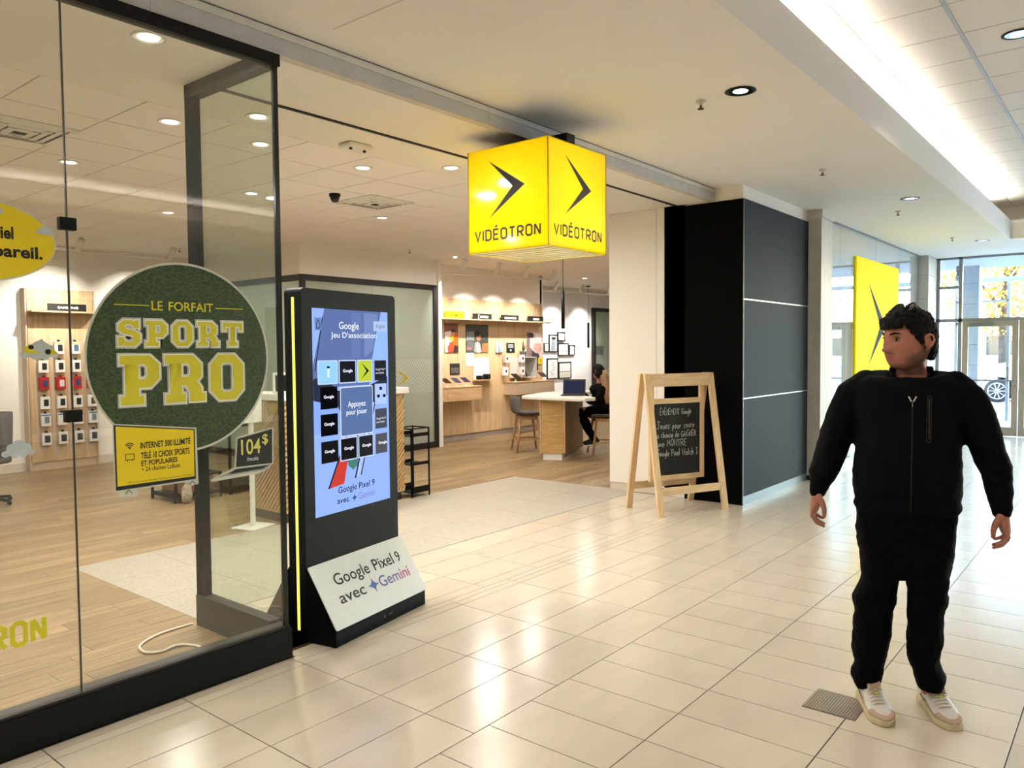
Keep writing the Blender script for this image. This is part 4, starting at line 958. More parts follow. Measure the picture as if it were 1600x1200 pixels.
for i, (dx, dz, m) in enumerate(((-.02, .24, 'p'), (.09, .13, 'g'), (-.07, .10, 'g'), (.05, .17, 'g'))):
    mm = mat('leaf_purple', L(96, 44, 40)) if m == 'p' else mat('leaf_green', L(70, 92, 60))
    MB().tube([(0, 0, .10), (dx*.5, -.01, .10+dz*.5), (dx, -.02, .10+dz)], [.004, .018 if m == 'p' else .010, .002], 6).build('leaf', mm, pp, True)
# small boxes hanging on the white panel
for x, z, l, c in ((11.62, 1.40, 'pink and grey accessory pack hanging above the white camera box', (214, 184, 180)), (11.86, 1.40, 'small white camera box, upper one beside the cubby', (236, 232, 226)), (11.585, 1.155, 'small white doorbell box, lower left beside the cubby', (234, 228, 222)), (11.86, 1.155, 'small white camera box, lower one beside the cubby', (236, 232, 226))):
    b = root('accessory_box', l, 'box', (x, 9.41 if x > 11.7 else 9.61, z), 0, 'accessory boxes beside the cubby'); MB().box(-.065, .065, -.03, .03, 0, .155).build('carton', C(*c, .03), b, bevel=.003)
    shape([ell(0, .08, .028, .028, 18)], Face((0, -.03, 0), (1, 0, 0), (0, 0, 1)), M_ink, b, .001, 'picture')
tag(MB().box(11.36, 11.58, 9.612, 9.616, 1.59, 1.84).box(11.36, 11.58, 9.612, 9.655, 1.585, 1.59).build('leaflet_holder', glass('clear_plastic', (.9, .93, .93))), 'clear leaflet holder on the wooden wall left of the black sign', 'holder')
for i, (x, c) in enumerate(((11.39, (206, 226, 220)), (11.47, (200, 214, 216)), (11.53, (236, 226, 226)))):
    tag(MB().box(x-.035, x+.03, 9.63, 9.645, 1.60, 1.82-.02*i).build('leaflet', C(*c, .03)), ('left', 'middle', 'right')[i]+' pale leaflet in the clear holder on the wooden wall', 'leaflet')
# wall-hung drawer units with phones
def drawers(label, x0, x1, z0, z1, y0, split, lm):
    d = root('drawer_unit', label, 'drawers', (x0, 9.66, z0)); w, h = x1-x0, z1-z0
    MB().box(0, w, y0-9.66+.02, 0, 0, h-.02).build('body', lm, d); MB().box(-.01, w+.01, y0-9.66, 0, h-.02, h).build('top', M_oakh, d, bevel=.002)
    for a, b in ((0.004, split*w-.003), (split*w+.003, w-.004)): MB().box(a, b, y0-9.66+.004, y0-9.66+.02, .004, h-.03).build('drawer_front', lm, d, bevel=.002)
    return d
drawers('left wall-hung wooden drawer unit carrying three phones', 9.56, 10.62, .745, 1.0, 9.36, .16, M_oakh)
drawers('right wall-hung taupe drawer unit carrying two phones', 11.60, 12.80, .777, 1.03, 9.30, .42, M_taupe)
for x, y, z, c, l in ((9.80, 9.48, 1.0, (60, 40, 34), 'dark phone on a stand, left one on the left drawer unit'), (10.06, 9.48, 1.0, (92, 120, 190), 'blue phone on a stand, middle one on the left drawer unit'), (10.30, 9.48, 1.0, (70, 66, 140), 'violet phone on a stand, right one on the left drawer unit'), (11.675, 9.42, 1.03, (50, 44, 44), 'dark phone on a stand, left one on the right drawer unit'), (12.52, 9.40, 1.03, (70, 64, 70), 'dark phone on a stand, right one on the right drawer unit')):
    p_ = root('display_phone', l, 'phone', (x, y, z))
    MB().lathe([(.05, 0), (.05, .006), (.014, .012), (.012, .05)], 16).build('stand', M_wlam, p_, True)
    MB().loft([[(a*.036-.055+.11*t, b*.075, .15-.085*t+(0 if k == 0 else .009)) for a, b, t in ((-.3, -1, 0), (.3, -1, 1), (.3, 1, 1), (-.3, 1, 0))] for k in (0, 1)]).build('phone_body', C(*c, .03), p_)
# track lights
def track(label, a, b, heads, aim, power):
    a = Vector(a); b = Vector(b)
    t = root('track_light', label, 'track light', a); d = b-a
    MB().bar((0, 0, 0), d, .035, .022).build('track', M_trim, t)
    for k in heads:
        p = d*k; hd = p+Vector((0, 0, -.20)); v = Vector(aim).normalized()
        MB().tube([p, p+Vector((0, 0, -.06)), p+Vector((0, 0, -.07))], .008, 8).build('stem', M_trim, t)
        q = p+Vector((0, 0, -.10))
        MB().tube([q-v*.10, q+v*.10], .040, 16).build('head', M_trim, t, True)
        MB().lathe([(.03, 0), (.0, .0)], 12).build('lens', M_lens, t)
        o = t.children[-1]; o.location = q+v*.101; o.rotation_euler = v.to_track_quat('Z', 'Y').to_euler()
        if power: area('lamp', q+v*.12, .06, 0, power, (1, .93, .84), v, 75, True, t)
track('white ceiling track with four heads lighting the wooden wall', (9.35, 8.80, 3.165), (12.70, 8.75, 3.165), (.06, .32, .56, .80), (.12, .58, -.80), 11)
track('white ceiling track lighting the framed pictures on the far wall', (13.6, 10.2, 3.165), (17.0, 10.2, 3.165), (.15, .45, .8), (.1, .6, -.8), 11)
track('white ceiling track behind the left glass above the accessory wall', (3.6, 10.9, 3.165), (6.2, 10.9, 3.165), (.30, .78), (0, .75, -.66), 12)
# pictures on the far wall
for x0, x1, z0, z1, l in ((14.877, 15.07, 1.596, 1.811, 'small framed print at the left end of the picture group'), (15.078, 15.422, 1.594, 2.015, 'tall framed portrait photograph in the upper row of pictures'), (15.442, 15.749, 1.859, 2.081, 'small framed print, the topmost of the picture group'),
                          (15.449, 15.893, 1.501, 1.813, 'framed sketch sheet in the middle of the picture group'), (15.923, 16.163, 1.504, 1.771, 'narrow framed print at the right end of the picture group'), (14.995, 15.441, .936, 1.445, 'large framed document in the lower row of pictures'), (15.469, 16.0, .936, 1.348, 'framed landscape print in the lower row of pictures')):
    f = root('picture_frame', l, 'picture', (x0, 11.12, z0), 0, 'framed pictures on the far wall'); w, h = x1-x0, z1-z0
    for nm_, q in (('frame_rail', (0, w, -.01, .02, 0, .022)), ('frame_rail', (0, w, -.01, .02, h-.022, h)), ('frame_stile', (0, .022, -.01, .02, .022, h-.022)), ('frame_stile', (w-.022, w, -.01, .02, .022, h-.022))): MB().box(*q).build(nm_, M_ink, f)
    MB().box(.02, w-.02, 0, .02, .02, h-.02).build('print', C(226, 230, 232, .03), f)
    fc = Face((0, 0, 0), (1, 0, 0), (0, 0, 1)); rg2 = random.Random(int(x0*100))
    if h > .4 and w < .4: shape([[(.2*w, .08*h), (.75*w, .08*h), (.7*w, .7*h), (.5*w, .82*h), (.3*w, .7*h)]], fc, C(130, 146, 156), f, .002, 'image'); shape([rrect(.3*w, .8*w, .72*h, .86*h)], fc, M_ink, f, .003, 'image')
    elif w > .5: shape([rrect(.1*w, .9*w, .38*h, .44*h)], fc, C(150, 150, 146), f, .002, 'image'); shape([rrect(.1*w, .9*w, .1*h, .3*h)], fc, C(216, 216, 196), f, .002, 'image')
    else:
        for k in range(6):
            a = rg2.uniform(.2, .5)*w; b = (.2+.11*k)*h; shape([rrect(a, a+.3*w, b, b+.03*h)], fc, C(150, 160, 172), f, .002, 'image')
w4 = setting('window_4', 'black framed glass partition at the far right of the shop')
for q in ((16.97, 17.06, 11.06, 11.14, 0, 2.73), (17.06, 18.9, 11.06, 11.14, 2.64, 2.73), (17.06, 18.9, 11.06, 11.14, 0, .10)): MB().box(*q).build('frame_bar', M_ink, w4)
MB().box(17.06, 18.9, 11.09, 11.10, .10, 2.64).build('pane', glass('office_glass', (.80, .86, .80), extra=.35), w4)
shape([rrect(17.10, 17.46, 1.50, 1.74)], Face((0, 11.088, 0), (1, 0, 0), (0, 0, 1)), C(90, 98, 96), w4, .001, 'film_square')
# pendants
for x, y, zb, l in ((10.13, 7.19, 1.975, 'slim black tube pendant lamp, the nearer one above the desk'), (15.70, 10.40, 1.69, 'slim black tube pendant lamp, the far one before the white wall')):
    p_ = root('pendant_lamp', l, 'pendant lamp', (x, y, 3.18), 0, 'tube pendants')
    MB().lathe([(.055, 0), (.055, -.022), (.0, -.024)], 16).build('canopy', M_black, p_); MB().tube([(0, 0, -.02), (0, 0, zb+.60-3.18)], .005, 6).build('cord', M_black, p_)
    MB().lathe([(.0, zb+.60-3.18), (.028, zb+.60-3.18), (.028, zb-3.18), (.022, zb-3.18), (.022, zb+.02-3.18)], 16).build('tube_shade', M_black, p_, True)
    MB().lathe([(.021, zb+.015-3.18), (.0, zb+.015-3.18)], 12).build('bulb', M_lens, p_)
# desk
M_deskw = wood('desk_oak', L(212, 176, 118), L(184, 144, 88), rough=.5, stretch=(1.5, 1.5, 14), scale=2.5, rand=.02)
dk = root('service_desk', 'white-topped bar-height service desk on an oak end panel', 'desk', (9.25, 6.77, 0))
top = [(9.05, 7.19), (9.00, 7.0), (9.0, 6.15), (9.06, 6.06), (9.30, 6.04), (9.60, 6.45), (10.2, 6.95), (10.9, 7.05), (10.9, 7.45), (10.06, 7.52), (9.20, 7.27)]
MB().prism([(a-9.25, b-6.77) for a, b in top], .905, .955, 'z').build('desk_top', M_wlam, dk, bevel=.012)
ang = math.atan2(6.631-6.901, 9.342-9.148); wv = Vector((math.cos(ang), math.sin(ang), 0)); nv = Vector((-wv.y, wv.x, 0))
def obox(c, a, b, d0, d1, z0, z1):
    P = [c+wv*a+nv*d0, c+wv*b+nv*d0, c+wv*b+nv*d1, c+wv*a+nv*d1]; return MB().prism([(p.x, p.y) for p in P], z0, z1, 'z')
cc = Vector((0, 0, 0))
obox(cc, -.165, .165, -.01, .07, .10, .905).build('end_panel', M_deskw, dk, bevel=.003)
for s in (-1, 1): obox(cc, s*.178-.010, s*.178+.010, -.018, .09, .095, .905).build('edge_board', M_oakh, dk)
obox(cc, -.14, .14, .01, .07, 0, .10).build('plinth', M_wlam, dk)
MB().prism([(.16, -.10), (.22, -.06), (1.55, .50), (1.52, .58)][0:4], .02, .9, 'z').build('modesty_panel', mat('dark_oak_panel', L(120, 96, 66), rough=.6), dk)
# stools
M_felt = mat('grey_felt', L(98, 94, 92), rough=.9, var=.1, scale=60, bump=.4, bscale=300)
M_leg = wood('stool_oak', L(196, 156, 110), L(160, 118, 76), rough=.5, stretch=(9, 9, 1.2), rand=.05)
def stool(label, x, y, face):
    s = root('bar_stool', label, 'stool', (x, y, 0), face, 'grey shell bar stools')
    # shell: rings across x, from back (x=-) to seat front (x=+); local +x is the facing side
    prof = [(-.235, .90, .19), (-.245, .80, .215), (-.235, .70, .225), (-.20, .635, .235), (-.13, .605, .235), (0, .60, .235), (.12, .605, .225), (.20, .60, .20), (.225, .585, .17)]
    up, lo = [], []
    for (px, pz, hw) in prof:
        up.append([(px+.10*(abs(t)**2.2)*(1 if pz > .64 else .1), t*hw, pz+(.05*abs(t)**3 if pz < .64 else 0)) for t in [i/6-1 for i in range(13)]])
    b = MB(); n = 13
    vs = [p for r_ in up for p in r_]; vs2 = [(p[0]-(.028 if p[2] > .64 else 0), p[1]*1.02, p[2]-(.028 if p[2] < .70 else .0)) for p in vs]
    m_ = len(up); fs = []
    for k in range(m_-1):
        for i in range(n-1):
            a = k*n+i; fs.append((a, a+1, a+n+1, a+n)); o_ = m_*n; fs.append((o_+a, o_+a+n, o_+a+n+1, o_+a+1))
    o_ = m_*n
    for k in range(m_-1):
        for i in (0, n-1): a = k*n+i; fs.append((a, a+n, o_+a+n, o_+a))
    for i in range(n-1):
        for k in (0, m_-1): a = k*n+i; fs.append((a, a+1, o_+a+1, o_+a))
    b.add(vs+vs2, fs); so = b.build('seat_shell', M_felt, s, True)
    sd = so.modifiers.new('sub', 'SUBSURF'); sd.levels = 1; sd.render_levels = 1
    for sx in (-1, 1):
        for sy in (-1, 1): MB().tube([(sx*.21, sy*.21, 0), (sx*.13, sy*.13, .575)], [.015, .022], 10).build('leg', M_leg, s, True)
    for a, b_ in (((-1, -1), (1, -1)), ((1, -1), (1, 1)), ((1, 1), (-1, 1)), ((-1, 1), (-1, -1))):
        MB().bar((a[0]*.183, a[1]*.183, .20), (b_[0]*.183, b_[1]*.183, .20), .018, .024).build('stretcher', M_leg, s)
        MB().bar((a[0]*.137, a[1]*.137, .545), (b_[0]*.137, b_[1]*.137, .545), .02, .045).build('apron', M_leg, s)
    return s
stool('empty grey shell bar stool with oak legs left of the service desk', 9.87, 7.74, R_(-38))
stool('grey shell bar stool under the seated person at the desk', 10.27, 6.53, R_(135))
# laptop and papers on the desk
lt = root('laptop', 'open dark laptop on the service desk', 'laptop', (9.60, 6.62, .956), R_(-62))
MB().box(-.17, .17, -.24, -.01, 0, .016).build('keyboard_base', mat('laptop_black', L(30, 30, 34), rough=.4), lt, bevel=.004)
MB().loft([[(-.17, .0, .012), (.17, .0, .012), (.17, .012, .012), (-.17, .012, .012)], [(-.17, .07, .235), (.17, .07, .235), (.17, .08, .233), (-.17, .08, .233)]]).build('lid', mat('laptop_black', L(30, 30, 34)), lt)
MB().loft([[(-.155, -.001, .025), (.155, -.001, .025), (.155, .001, .025), (-.155, .001, .025)], [(-.155, .060, .215), (.155, .060, .215), (.155, .062, .215), (-.155, .062, .215)]]).build('screen', emis('laptop_screen', L(58, 62, 86), .6), lt)
tag(MB().box(9.12, 9.24, 6.30, 6.50, .956, .960).build('paper', C(240, 236, 230, .02)), 'white paper lying on the service desk in front of the laptop', 'paper')
# glazed office
w3 = setting('window_3', 'black framed glass office inside the shop')
for q in ((6.68, 9.41, 9.28, 9.34, 2.66, 2.745), (9.33, 9.41, 9.28, 9.34, .0, 2.66), (6.68, 9.33, 9.28, 9.34, 0, .10), (6.68, 6.75, 9.28, 9.34, .10, 2.66), (6.68, 6.75, 9.34, 12.1, 2.66, 2.745), (6.68, 6.75, 9.34, 12.1, 0, .10)):
    MB().box(*q).build('frame_bar', M_ink, w3)
for a, b_ in ((6.75, 8.0), (8.005, 9.33)): MB().box(a, b_, 9.305, 9.315, .10, 2.66).build('pane', glass('office_glass', (.80, .86, .80), extra=.35), w3)
MB().box(6.71, 6.72, 9.34, 12.05, .10, 2.66).build('pane', glass('office_glass', (.80, .86, .80)), w3)
MB().box(6.66, 9.48, 9.29, 9.45, 2.745, 3.2).box(6.66, 6.76, 9.45, 12.1, 2.745, 3.2).build('wall_head', M_paint, w3)
MB().box(9.42, 9.5, 9.72, 12.1, 0, 3.2).build('wall_side', M_paint, w3)
OF = Face((0, 9.304, 0), (1, 0, 0), (0, 0, 1))
shape([[(8.44, 1.37), (8.745, 1.20), (8.47, 1.04), (8.66, 1.20)]], OF, mat('gold_vinyl', L(206, 170, 30), rough=.4), w3, .001, 'chevron_logo')
b = MB()
for i in range(46):
    x = 6.80+i*.055
    for (z0, z1, s) in ((.95, 1.50, 1), ):
        x1 = min(x+.45, 9.32); k = (x1-x)/.45
        b.poly([OF.p(x, z1, .001), OF.p(x+.006, z1, .001), OF.p(x1+.0, z1-(z1-z0)*k, .001), OF.p(x1-.006, z1-(z1-z0)*k, .001)])
tag(b.build('film_hatching', mat('film_line', L(226, 226, 214)), w3, fix=False), kind='stuff')
tb = root('meeting_table', 'round white table standing inside the glazed office', 'table', (8.3, 10.6, 0))
MB().lathe([(.45, .72), (.45, .75), (.0, .75)], 28).build('table_top', M_wlam, tb); MB().lathe([(.28, 0), (.28, .02), (.03, .04), (.03, .72)], 20).build('pedestal', M_black, tb)
# reception counter with herringbone cladding
ct = root('reception_counter', 'oak herringbone reception counter with a white top behind the kiosk', 'counter', (4.28, 6.27, 0))
MB().box(.02, 1.55, .02, .62, .09, 1.17).build('carcass', M_oakh, ct); MB().box(.04, 1.53, .05, .58, 0, .09).build('kick', mat('kick_dark', L(60, 52, 44)), ct)
MB().box(-.02, 1.60, -.02, .66, 1.17, 1.235).build('worktop', M_wlam, ct, bevel=.006)
M_slat = wood('counter_slat', L(206, 176, 128), L(180, 146, 98), rough=.5, stretch=(6, 6, 6), island=True, rand=.06)
def cladding(w, h, f, name):
    b = MB(); s = .055; k = -int(h/s)-1; up = True
    while k*s < w:
        x = k*s; a = max(0, -x); c = min(h, w-x)          # 45 degree slats clipped to the panel
        if c-a > .02:
            p0 = (x+a, a); p1 = (x+c, c); g = s-.006
            q0 = (min(p0[0]+g, w), p0[1]); q1 = (min(p1[0]+g, w), p1[1])
            b.loft([[f.p(*p0, 0), f.p(*q0, 0), f.p(*q1, 0), f.p(*p1, 0)], [f.p(*p0, .014), f.p(*q0, .014), f.p(*q1, .014), f.p(*p1, .014)]])
        k += 1
    tag(b.build(name, M_slat, ct), kind='stuff')
cladding(1.55, 1.07, Face((.0, .018, .095), (1, 0, 0), (0, 0, 1)), 'slat_cladding')
cladding(.60, 1.07, Face((.018, .62, .095), (0, -1, 0), (0, 0, 1)), 'slat_cladding')
tbl = root('tablet', 'small white-framed tablet display on the reception counter', 'tablet', (4.36, 6.40, 1.236), R_(-10))
MB().box(-.09, .09, -.012, .012, 0, .20).build('tablet_frame', M_wlam, tbl, bevel=.008); MB().box(-.07, .07, -.0135, -.012, .02, .175).build('screen', mat('tablet_screen', L(30, 34, 34), rough=.15), tbl)
MB().box(-.05, .05, .0, .07, 0, .006).build('foot', M_wlam, tbl)
ps = root('notice_card', 'small printed card holder at the right end of the reception counter', 'card', (5.70, 6.42, 1.236)); MB().loft([[(-.11, -.03, 0), (.11, -.03, 0), (.11, .05, 0), (-.11, .05, 0)], [(-.11, .02, .20), (.11, .02, .20), (.11, .026, .20), (-.11, .026, .20)]]).build('card', C(206, 204, 198, .1), ps)
shape([ell(0, .13, .03, .03)], Face((0, -.006, 0), (1, 0, 0), (0, .24, .97)), M_ink, ps, .002, 'icon')
# rack beside the counter
rk = root('wire_rack', 'small black metal rack beside the reception counter', 'rack', (5.90, 6.25, 0))
for x in (0, .27):
    for y in (0, .26): MB().box(x, x+.014, y, y+.014, 0, .775).build('upright', M_black, rk)
for z, t in ((.05, .07), (.36, .035), (.68, .04)): MB().box(0, .284, 0, .274, z, z+.006).box(0, .284, 0, .004, z, z+t).box(0, .284, .27, .274, z, z+t).build('tray', M_black, rk)
MB().box(0, .284, 0, .014, .761, .775).box(0, .284, .26, .274, .761, .775).box(0, .014, .014, .26, .761, .775).box(.27, .284, .014, .26, .761, .775).build('top_rail', M_black, rk)
# sign stand
sd = root('sign_stand', 'white floor sign stand on a flat square base beside the counter', 'stand', (4.03, 6.42, 0), R_(15))
MB().box(-.15, .15, -.13, .13, 0, .012).build('base', M_wlam, sd, bevel=.003); MB().box(-.022, .022, -.012, .012, .012, 1.05).build('pole', M_wlam, sd)
MB().box(-.12, .12, -.025, -.012, .98, 1.36).build('holder', M_wlam, sd); MB().box(-.02, .02, -.04, -.025, 1.10, 1.26).build('scanner', M_ink, sd, bevel=.008)
# low black carts behind the round sticker
def frame_cart(label, x, y, w, d, h, shelf):
    c = root('metal_cart', label, 'cart', (x, y, 0)); s = .025
    for a in (0, w-s):
        for b_ in (0, d-s): MB().box(a, a+s, b_, b_+s, 0, h).build('upright', M_black, c)
    for z in (h-s, .05):
        MB().box(s, w-s, 0, s, z, z+s).build('rail', M_black, c); MB().box(s, w-s, d-s, d, z, z+s).build('rail', M_black, c)
        MB().box(0, s, s, d-s, z, z+s).build('rail', M_black, c); MB().box(w-s, w, s, d-s, z, z+s).build('rail', M_black, c)
    if shelf: MB().box(s, w-s, s, d-s, .075, .085).build('shelf', M_black, c)
    return c
frame_cart('low black metal frame cart seen below the yellow television sticker', 4.14, 8.08, .55, .55, .29, True)
cbx = root('cardboard_box', 'brown box standing in the low black cart', 'box', (4.45, 8.40, .086)); MB().box(-.19, .19, -.22, .22, 0, .17).build('carton', mat('cardboard', L(150, 108, 72)), cbx, bevel=.004); MB().box(-.02, .02, -.221, .221, .1695, .171).build('tape', mat('tape', L(176, 140, 96)), cbx)
dr = root('drawstring_bag', 'pale patterned bag hanging at the low black cart', 'bag', (4.24, 8.02, .0)); MB().loft([[(r_*math.cos(2*math.pi*i/12), r_*.6*math.sin(2*math.pi*i/12), z) for i in range(12)] for z, r_ in ((.0, .02), (.02, .055), (.10, .065), (.18, .05), (.22, .02), (.24, .035))]).build('bag_body', mat('bag_print', L(170, 160, 140), var=.4, scale=30), dr, True)
frame_cart('taller black metal frame shelf between the round sticker and the counter', 4.80, 8.10, .80, .60, .80, True)
# armchair at the left edge
ch = root('office_chair', 'dark grey chair cut off by the left edge behind the glass', 'chair', (2.86, 9.72, 0))
MB().loft([[(.26*math.cos(a)*k, .24*math.sin(a)*k, z) for a in [2*math.pi*i/16 for i in range(16)]] for z, k in ((.44, .6), (.45, .95), (.50, 1), (.52, .9))]).build('seat', M_felt, ch, True)
bk_ = MB(); rings = []
for z, w in ((.50, .20), (.62, .25), (.80, .26), (.94, .23), (1.0, .16)): rings.append([(.22+.05*(z-.5)-(abs(t)**2)*.16, t*w, z) for t in [i/5-1 for i in range(11)]]+[(.26+.05*(z-.5)-(abs(t)**2)*.16, t*w, z) for t in [1-i/5 for i in range(11)]])
bk_.loft(rings).build('backrest', M_felt, ch, True)
MB().lathe([(.03, .06), (.025, .44)], 12).build('column', M_black, ch)
for k in range(5): a = 2*math.pi*k/5+.3; MB().bar((0, 0, .08), (.27*math.cos(a), .27*math.sin(a), .05), .03, .03).build('base_arm', M_black, ch); MB().sph((.27*math.cos(a), .27*math.sin(a), .025), .025, 8, 6).build('castor', M_ink, ch)
# accessory wall at the back
aw = root('accessory_wall', 'tall oak accessory panel with product hooks on the back wall', 'display', (4.10, 12.1, 0))
MB().box(0, .86, -.12, 0, .12, 2.55).build('back_panel', M_oak, aw); 
for x in (-.02, .86): MB().box(x-.02 if x < 0 else x, x if x < 0 else x+.02, -.16, 0, .0, 2.55).build('side_panel', M_taupe, aw)
MB().box(0, .86, -.10, 0, 0, .12).build('plinth', M_taupe, aw); MB().box(-.02, .88, -.34, -.12, 2.215, 2.237).build('shelf', M_oakh, aw)
for i in range(4): MB().box(.05+i*.22, .15+i*.22, -.124, -.12, .2, 1.9).build('slat_channel', M_taupe, aw)
for x in (.18, .72): MB().lathe([(.022, 2.203), (.022, 2.215)], 12, (x, -.28, 0)).build('shelf_lamp', M_chrome, aw)
r, fc, w, h = board('shelf_sign', 'black sign with a white brand name above the accessory wall', 4.32, 4.83, 2.238, 2.345, 11.86, M_ink)
text('SAMSUNG', fc, .25*w, .78*w, .34*h, .66*h, M_white, r, .03)
rows = ('top', 'second', 'third', 'fourth', 'fifth', 'bottom'); cols = ('leftmost', 'second', 'third', 'rightmost')
zs = (1.73, 1.47, 1.23, .96, .72, .45); xs_ = (4.255, 4.47, 4.685, 4.885)
kinds = {0: ((236, 232, 226), (40, 40, 42), 'white and black phone case pack'), 1: ((236, 232, 226), (26, 26, 28), 'white and black phone case pack'), 2: ((176, 30, 36), (52, 62, 96), 'red accessory pack'), 3: ((232, 228, 222), (30, 34, 32), 'white boxed charger pack'), 4: ((230, 228, 224), (120, 130, 140), 'white boxed stylus pack'), 5: ((226, 222, 216), (28, 26, 26), 'white framed phone case pack')}
for i in range(6):
    base, pic, kn = kinds[i]
    for j in range(4):
        p_ = root('accessory_pack', f'{kn} in the {rows[i]} row, {cols[j]} hook of the accessory wall', 'pack', (xs_[j]+.012*i*.3, 11.94, zs[i]-.095), 0, 'packs on the accessory wall')
        w_ = .062; MB().box(-w_, w_, -.035, .01, 0, .175).build('carton', C(*base, .03), p_, bevel=.003)
        f = Face((0, -.035, 0), (1, 0, 0), (0, 0, 1))
        pc = pic if (i, j) not in ((2, 1), (4, 1), (3, 3), (0, 2)) else ((220, 212, 206), (226, 226, 222), (74, 58, 50), (92, 110, 140))[((2, 1), (4, 1), (3, 3), (0, 2)).index((i, j))]
        shape([rrect(-.02-(.012 if i == 5 else 0), .042, .04, .135, .008, 3)], f, C(*pc, .05), p_, .001, 'picture')
        if i in (0, 4): shape([rrect(-w_+.003, w_-.003, .145, .165)], f, C(214, 196, 70, .02) if i == 0 else C(70, 110, 160, .02), p_, .001, 'band')
        MB().tube([(0, .05, .195), (0, -.05, .195), (0, -.06, .205)], .0035, 6).build('hook', M_chrome, p_)
        MB().box(-.02, .02, -.012, -.008, .172, .205).build('hang_tab', M_ink if i != 2 else C(120, 20, 26, .05), p_)
# ================================================================== people
from mathutils.bvhtree import BVHTree
def skin_mat():
    m = mat('skin', L(172, 114, 94), rough=.55, var=.05, scale=30, trans=.08)
    nt = m.node_tree; N = nt.nodes; K = nt.links; b = N['Principled BSDF']; b.inputs['Subsurface Radius'].default_value = (.01, .004, .002)
    at = N.new('ShaderNodeAttribute'); at.attribute_name = 'tone'
    mx = N.new('ShaderNodeMix'); mx.data_type = 'RGBA'; mx.blend_type = 'MULTIPLY'; mx.inputs[0].default_value = 1
    src = b.inputs['Base Color'].links[0].from_socket
    K.new(src, mx.inputs[6]); K.new(at.outputs['Color'], mx.inputs[7]); K.new(mx.outputs[2], b.inputs['Base Color'])
    return m
M_skin = skin_mat()
def g2(d, s): return math.exp(-(d/s)**2)
def head_grid(b, T, nu=96, nv=84):
    rings = []
    for j in range(1, nv):
        ph = math.pi*j/nv-math.pi/2; ring = []
        for i in range(nu):
            th = 2*math.pi*i/nu
            dx, dy, dz = math.cos(ph)*math.sin(th), -math.cos(ph)*math.cos(th), math.sin(ph)
            x, y, z = .078*dx, .100*dy, .118*dz
            # squarer skull
            k = 1+.06*(abs(dx*dz)+abs(dy*dz)); x *= k; y *= k
            t = max(0, -z/.118)
            x *= 1+.20*t**3
            if dy > 0: y *= 1-.40*t
            else: y = y*(1+.56*t**3)
            w = max(0, -dy)**.6
            f = 0
            nz_ = g2(x, .0125+max(0, -.01-z)*.14)          # nose ridge and tip
            if z > -.032: f += nz_*(.004+.017*max(0, min(1, (.030-z)/.060)))
            else: f += nz_*.021*g2(z+.032, .011)
            f += .011*g2(abs(x)-.015, .009)*g2(z+.030, .009)   # nostril wings
            f += .0065*g2(z-.034, .010)*g2(abs(x)-.028, .026)   # brow
            f -= .0115*g2(abs(x)-.031, .016)*g2(z-.012, .012)    # eye sockets
            f += .004*g2(abs(x)-.046, .018)*g2(z+.018, .020)    # cheeks
            f += .0080*g2(x, .022)*g2(z+.057, .0065)+.0085*g2(x, .020)*g2(z+.070, .0065)-.004*g2(x, .026)*g2(z+.0635, .0035)
            f += .009*g2(x, .026)*g2(z+.100, .016)               # chin
            f -= .004*g2(x, .03)*g2(z+.083, .008)
            y -= f*w
            ring.append(T @ Vector((x, y, z)))
        rings.append(ring)
    b.loft(rings)
def ear(b, T, s):
    T = T @ Matrix.Translation((s*.002, .008, -.010)) @ Matrix.Scale(1.08, 4)
    pts = [(s*.076, .002, -.030), (s*.082, .006, -.020), (s*.087, .020, -.004), (s*.090, .027, .014), (s*.089, .022, .030), (s*.085, .008, .035), (s*.079, -.002, .026), (s*.077, -.002, .010)]
    b.tube([T @ Vector(p) for p in pts], [.007, .007, .006, .0055, .0055, .0055, .005, .004], 8)
    b.sph(T @ Vector((s*.080, .008, .004)), (.006, .014, .024), 10, 8, T.to_3x3())
    b.sph(T @ Vector((s*.079, .001, -.026)), .008, 8, 6)
def chain(b, pts, rs, n=10):
    b.tube(pts, rs, n)
    b.sph(pts[-1], rs[-1]*.98, n, 6); b.sph(pts[0], rs[0]*.98, n, 6)
def oval(cx, cy, hw, hd, z, n=28, p=2.3, x0=None):
    out = []
    for i in range(n):
        a = 2*math.pi*i/n; c, s = math.cos(a), math.sin(a)
        out.append((cx+hw*math.copysign(abs(c)**(2/p), c), cy+hd*math.copysign(abs(s)**(2/p), s), z))
    return out
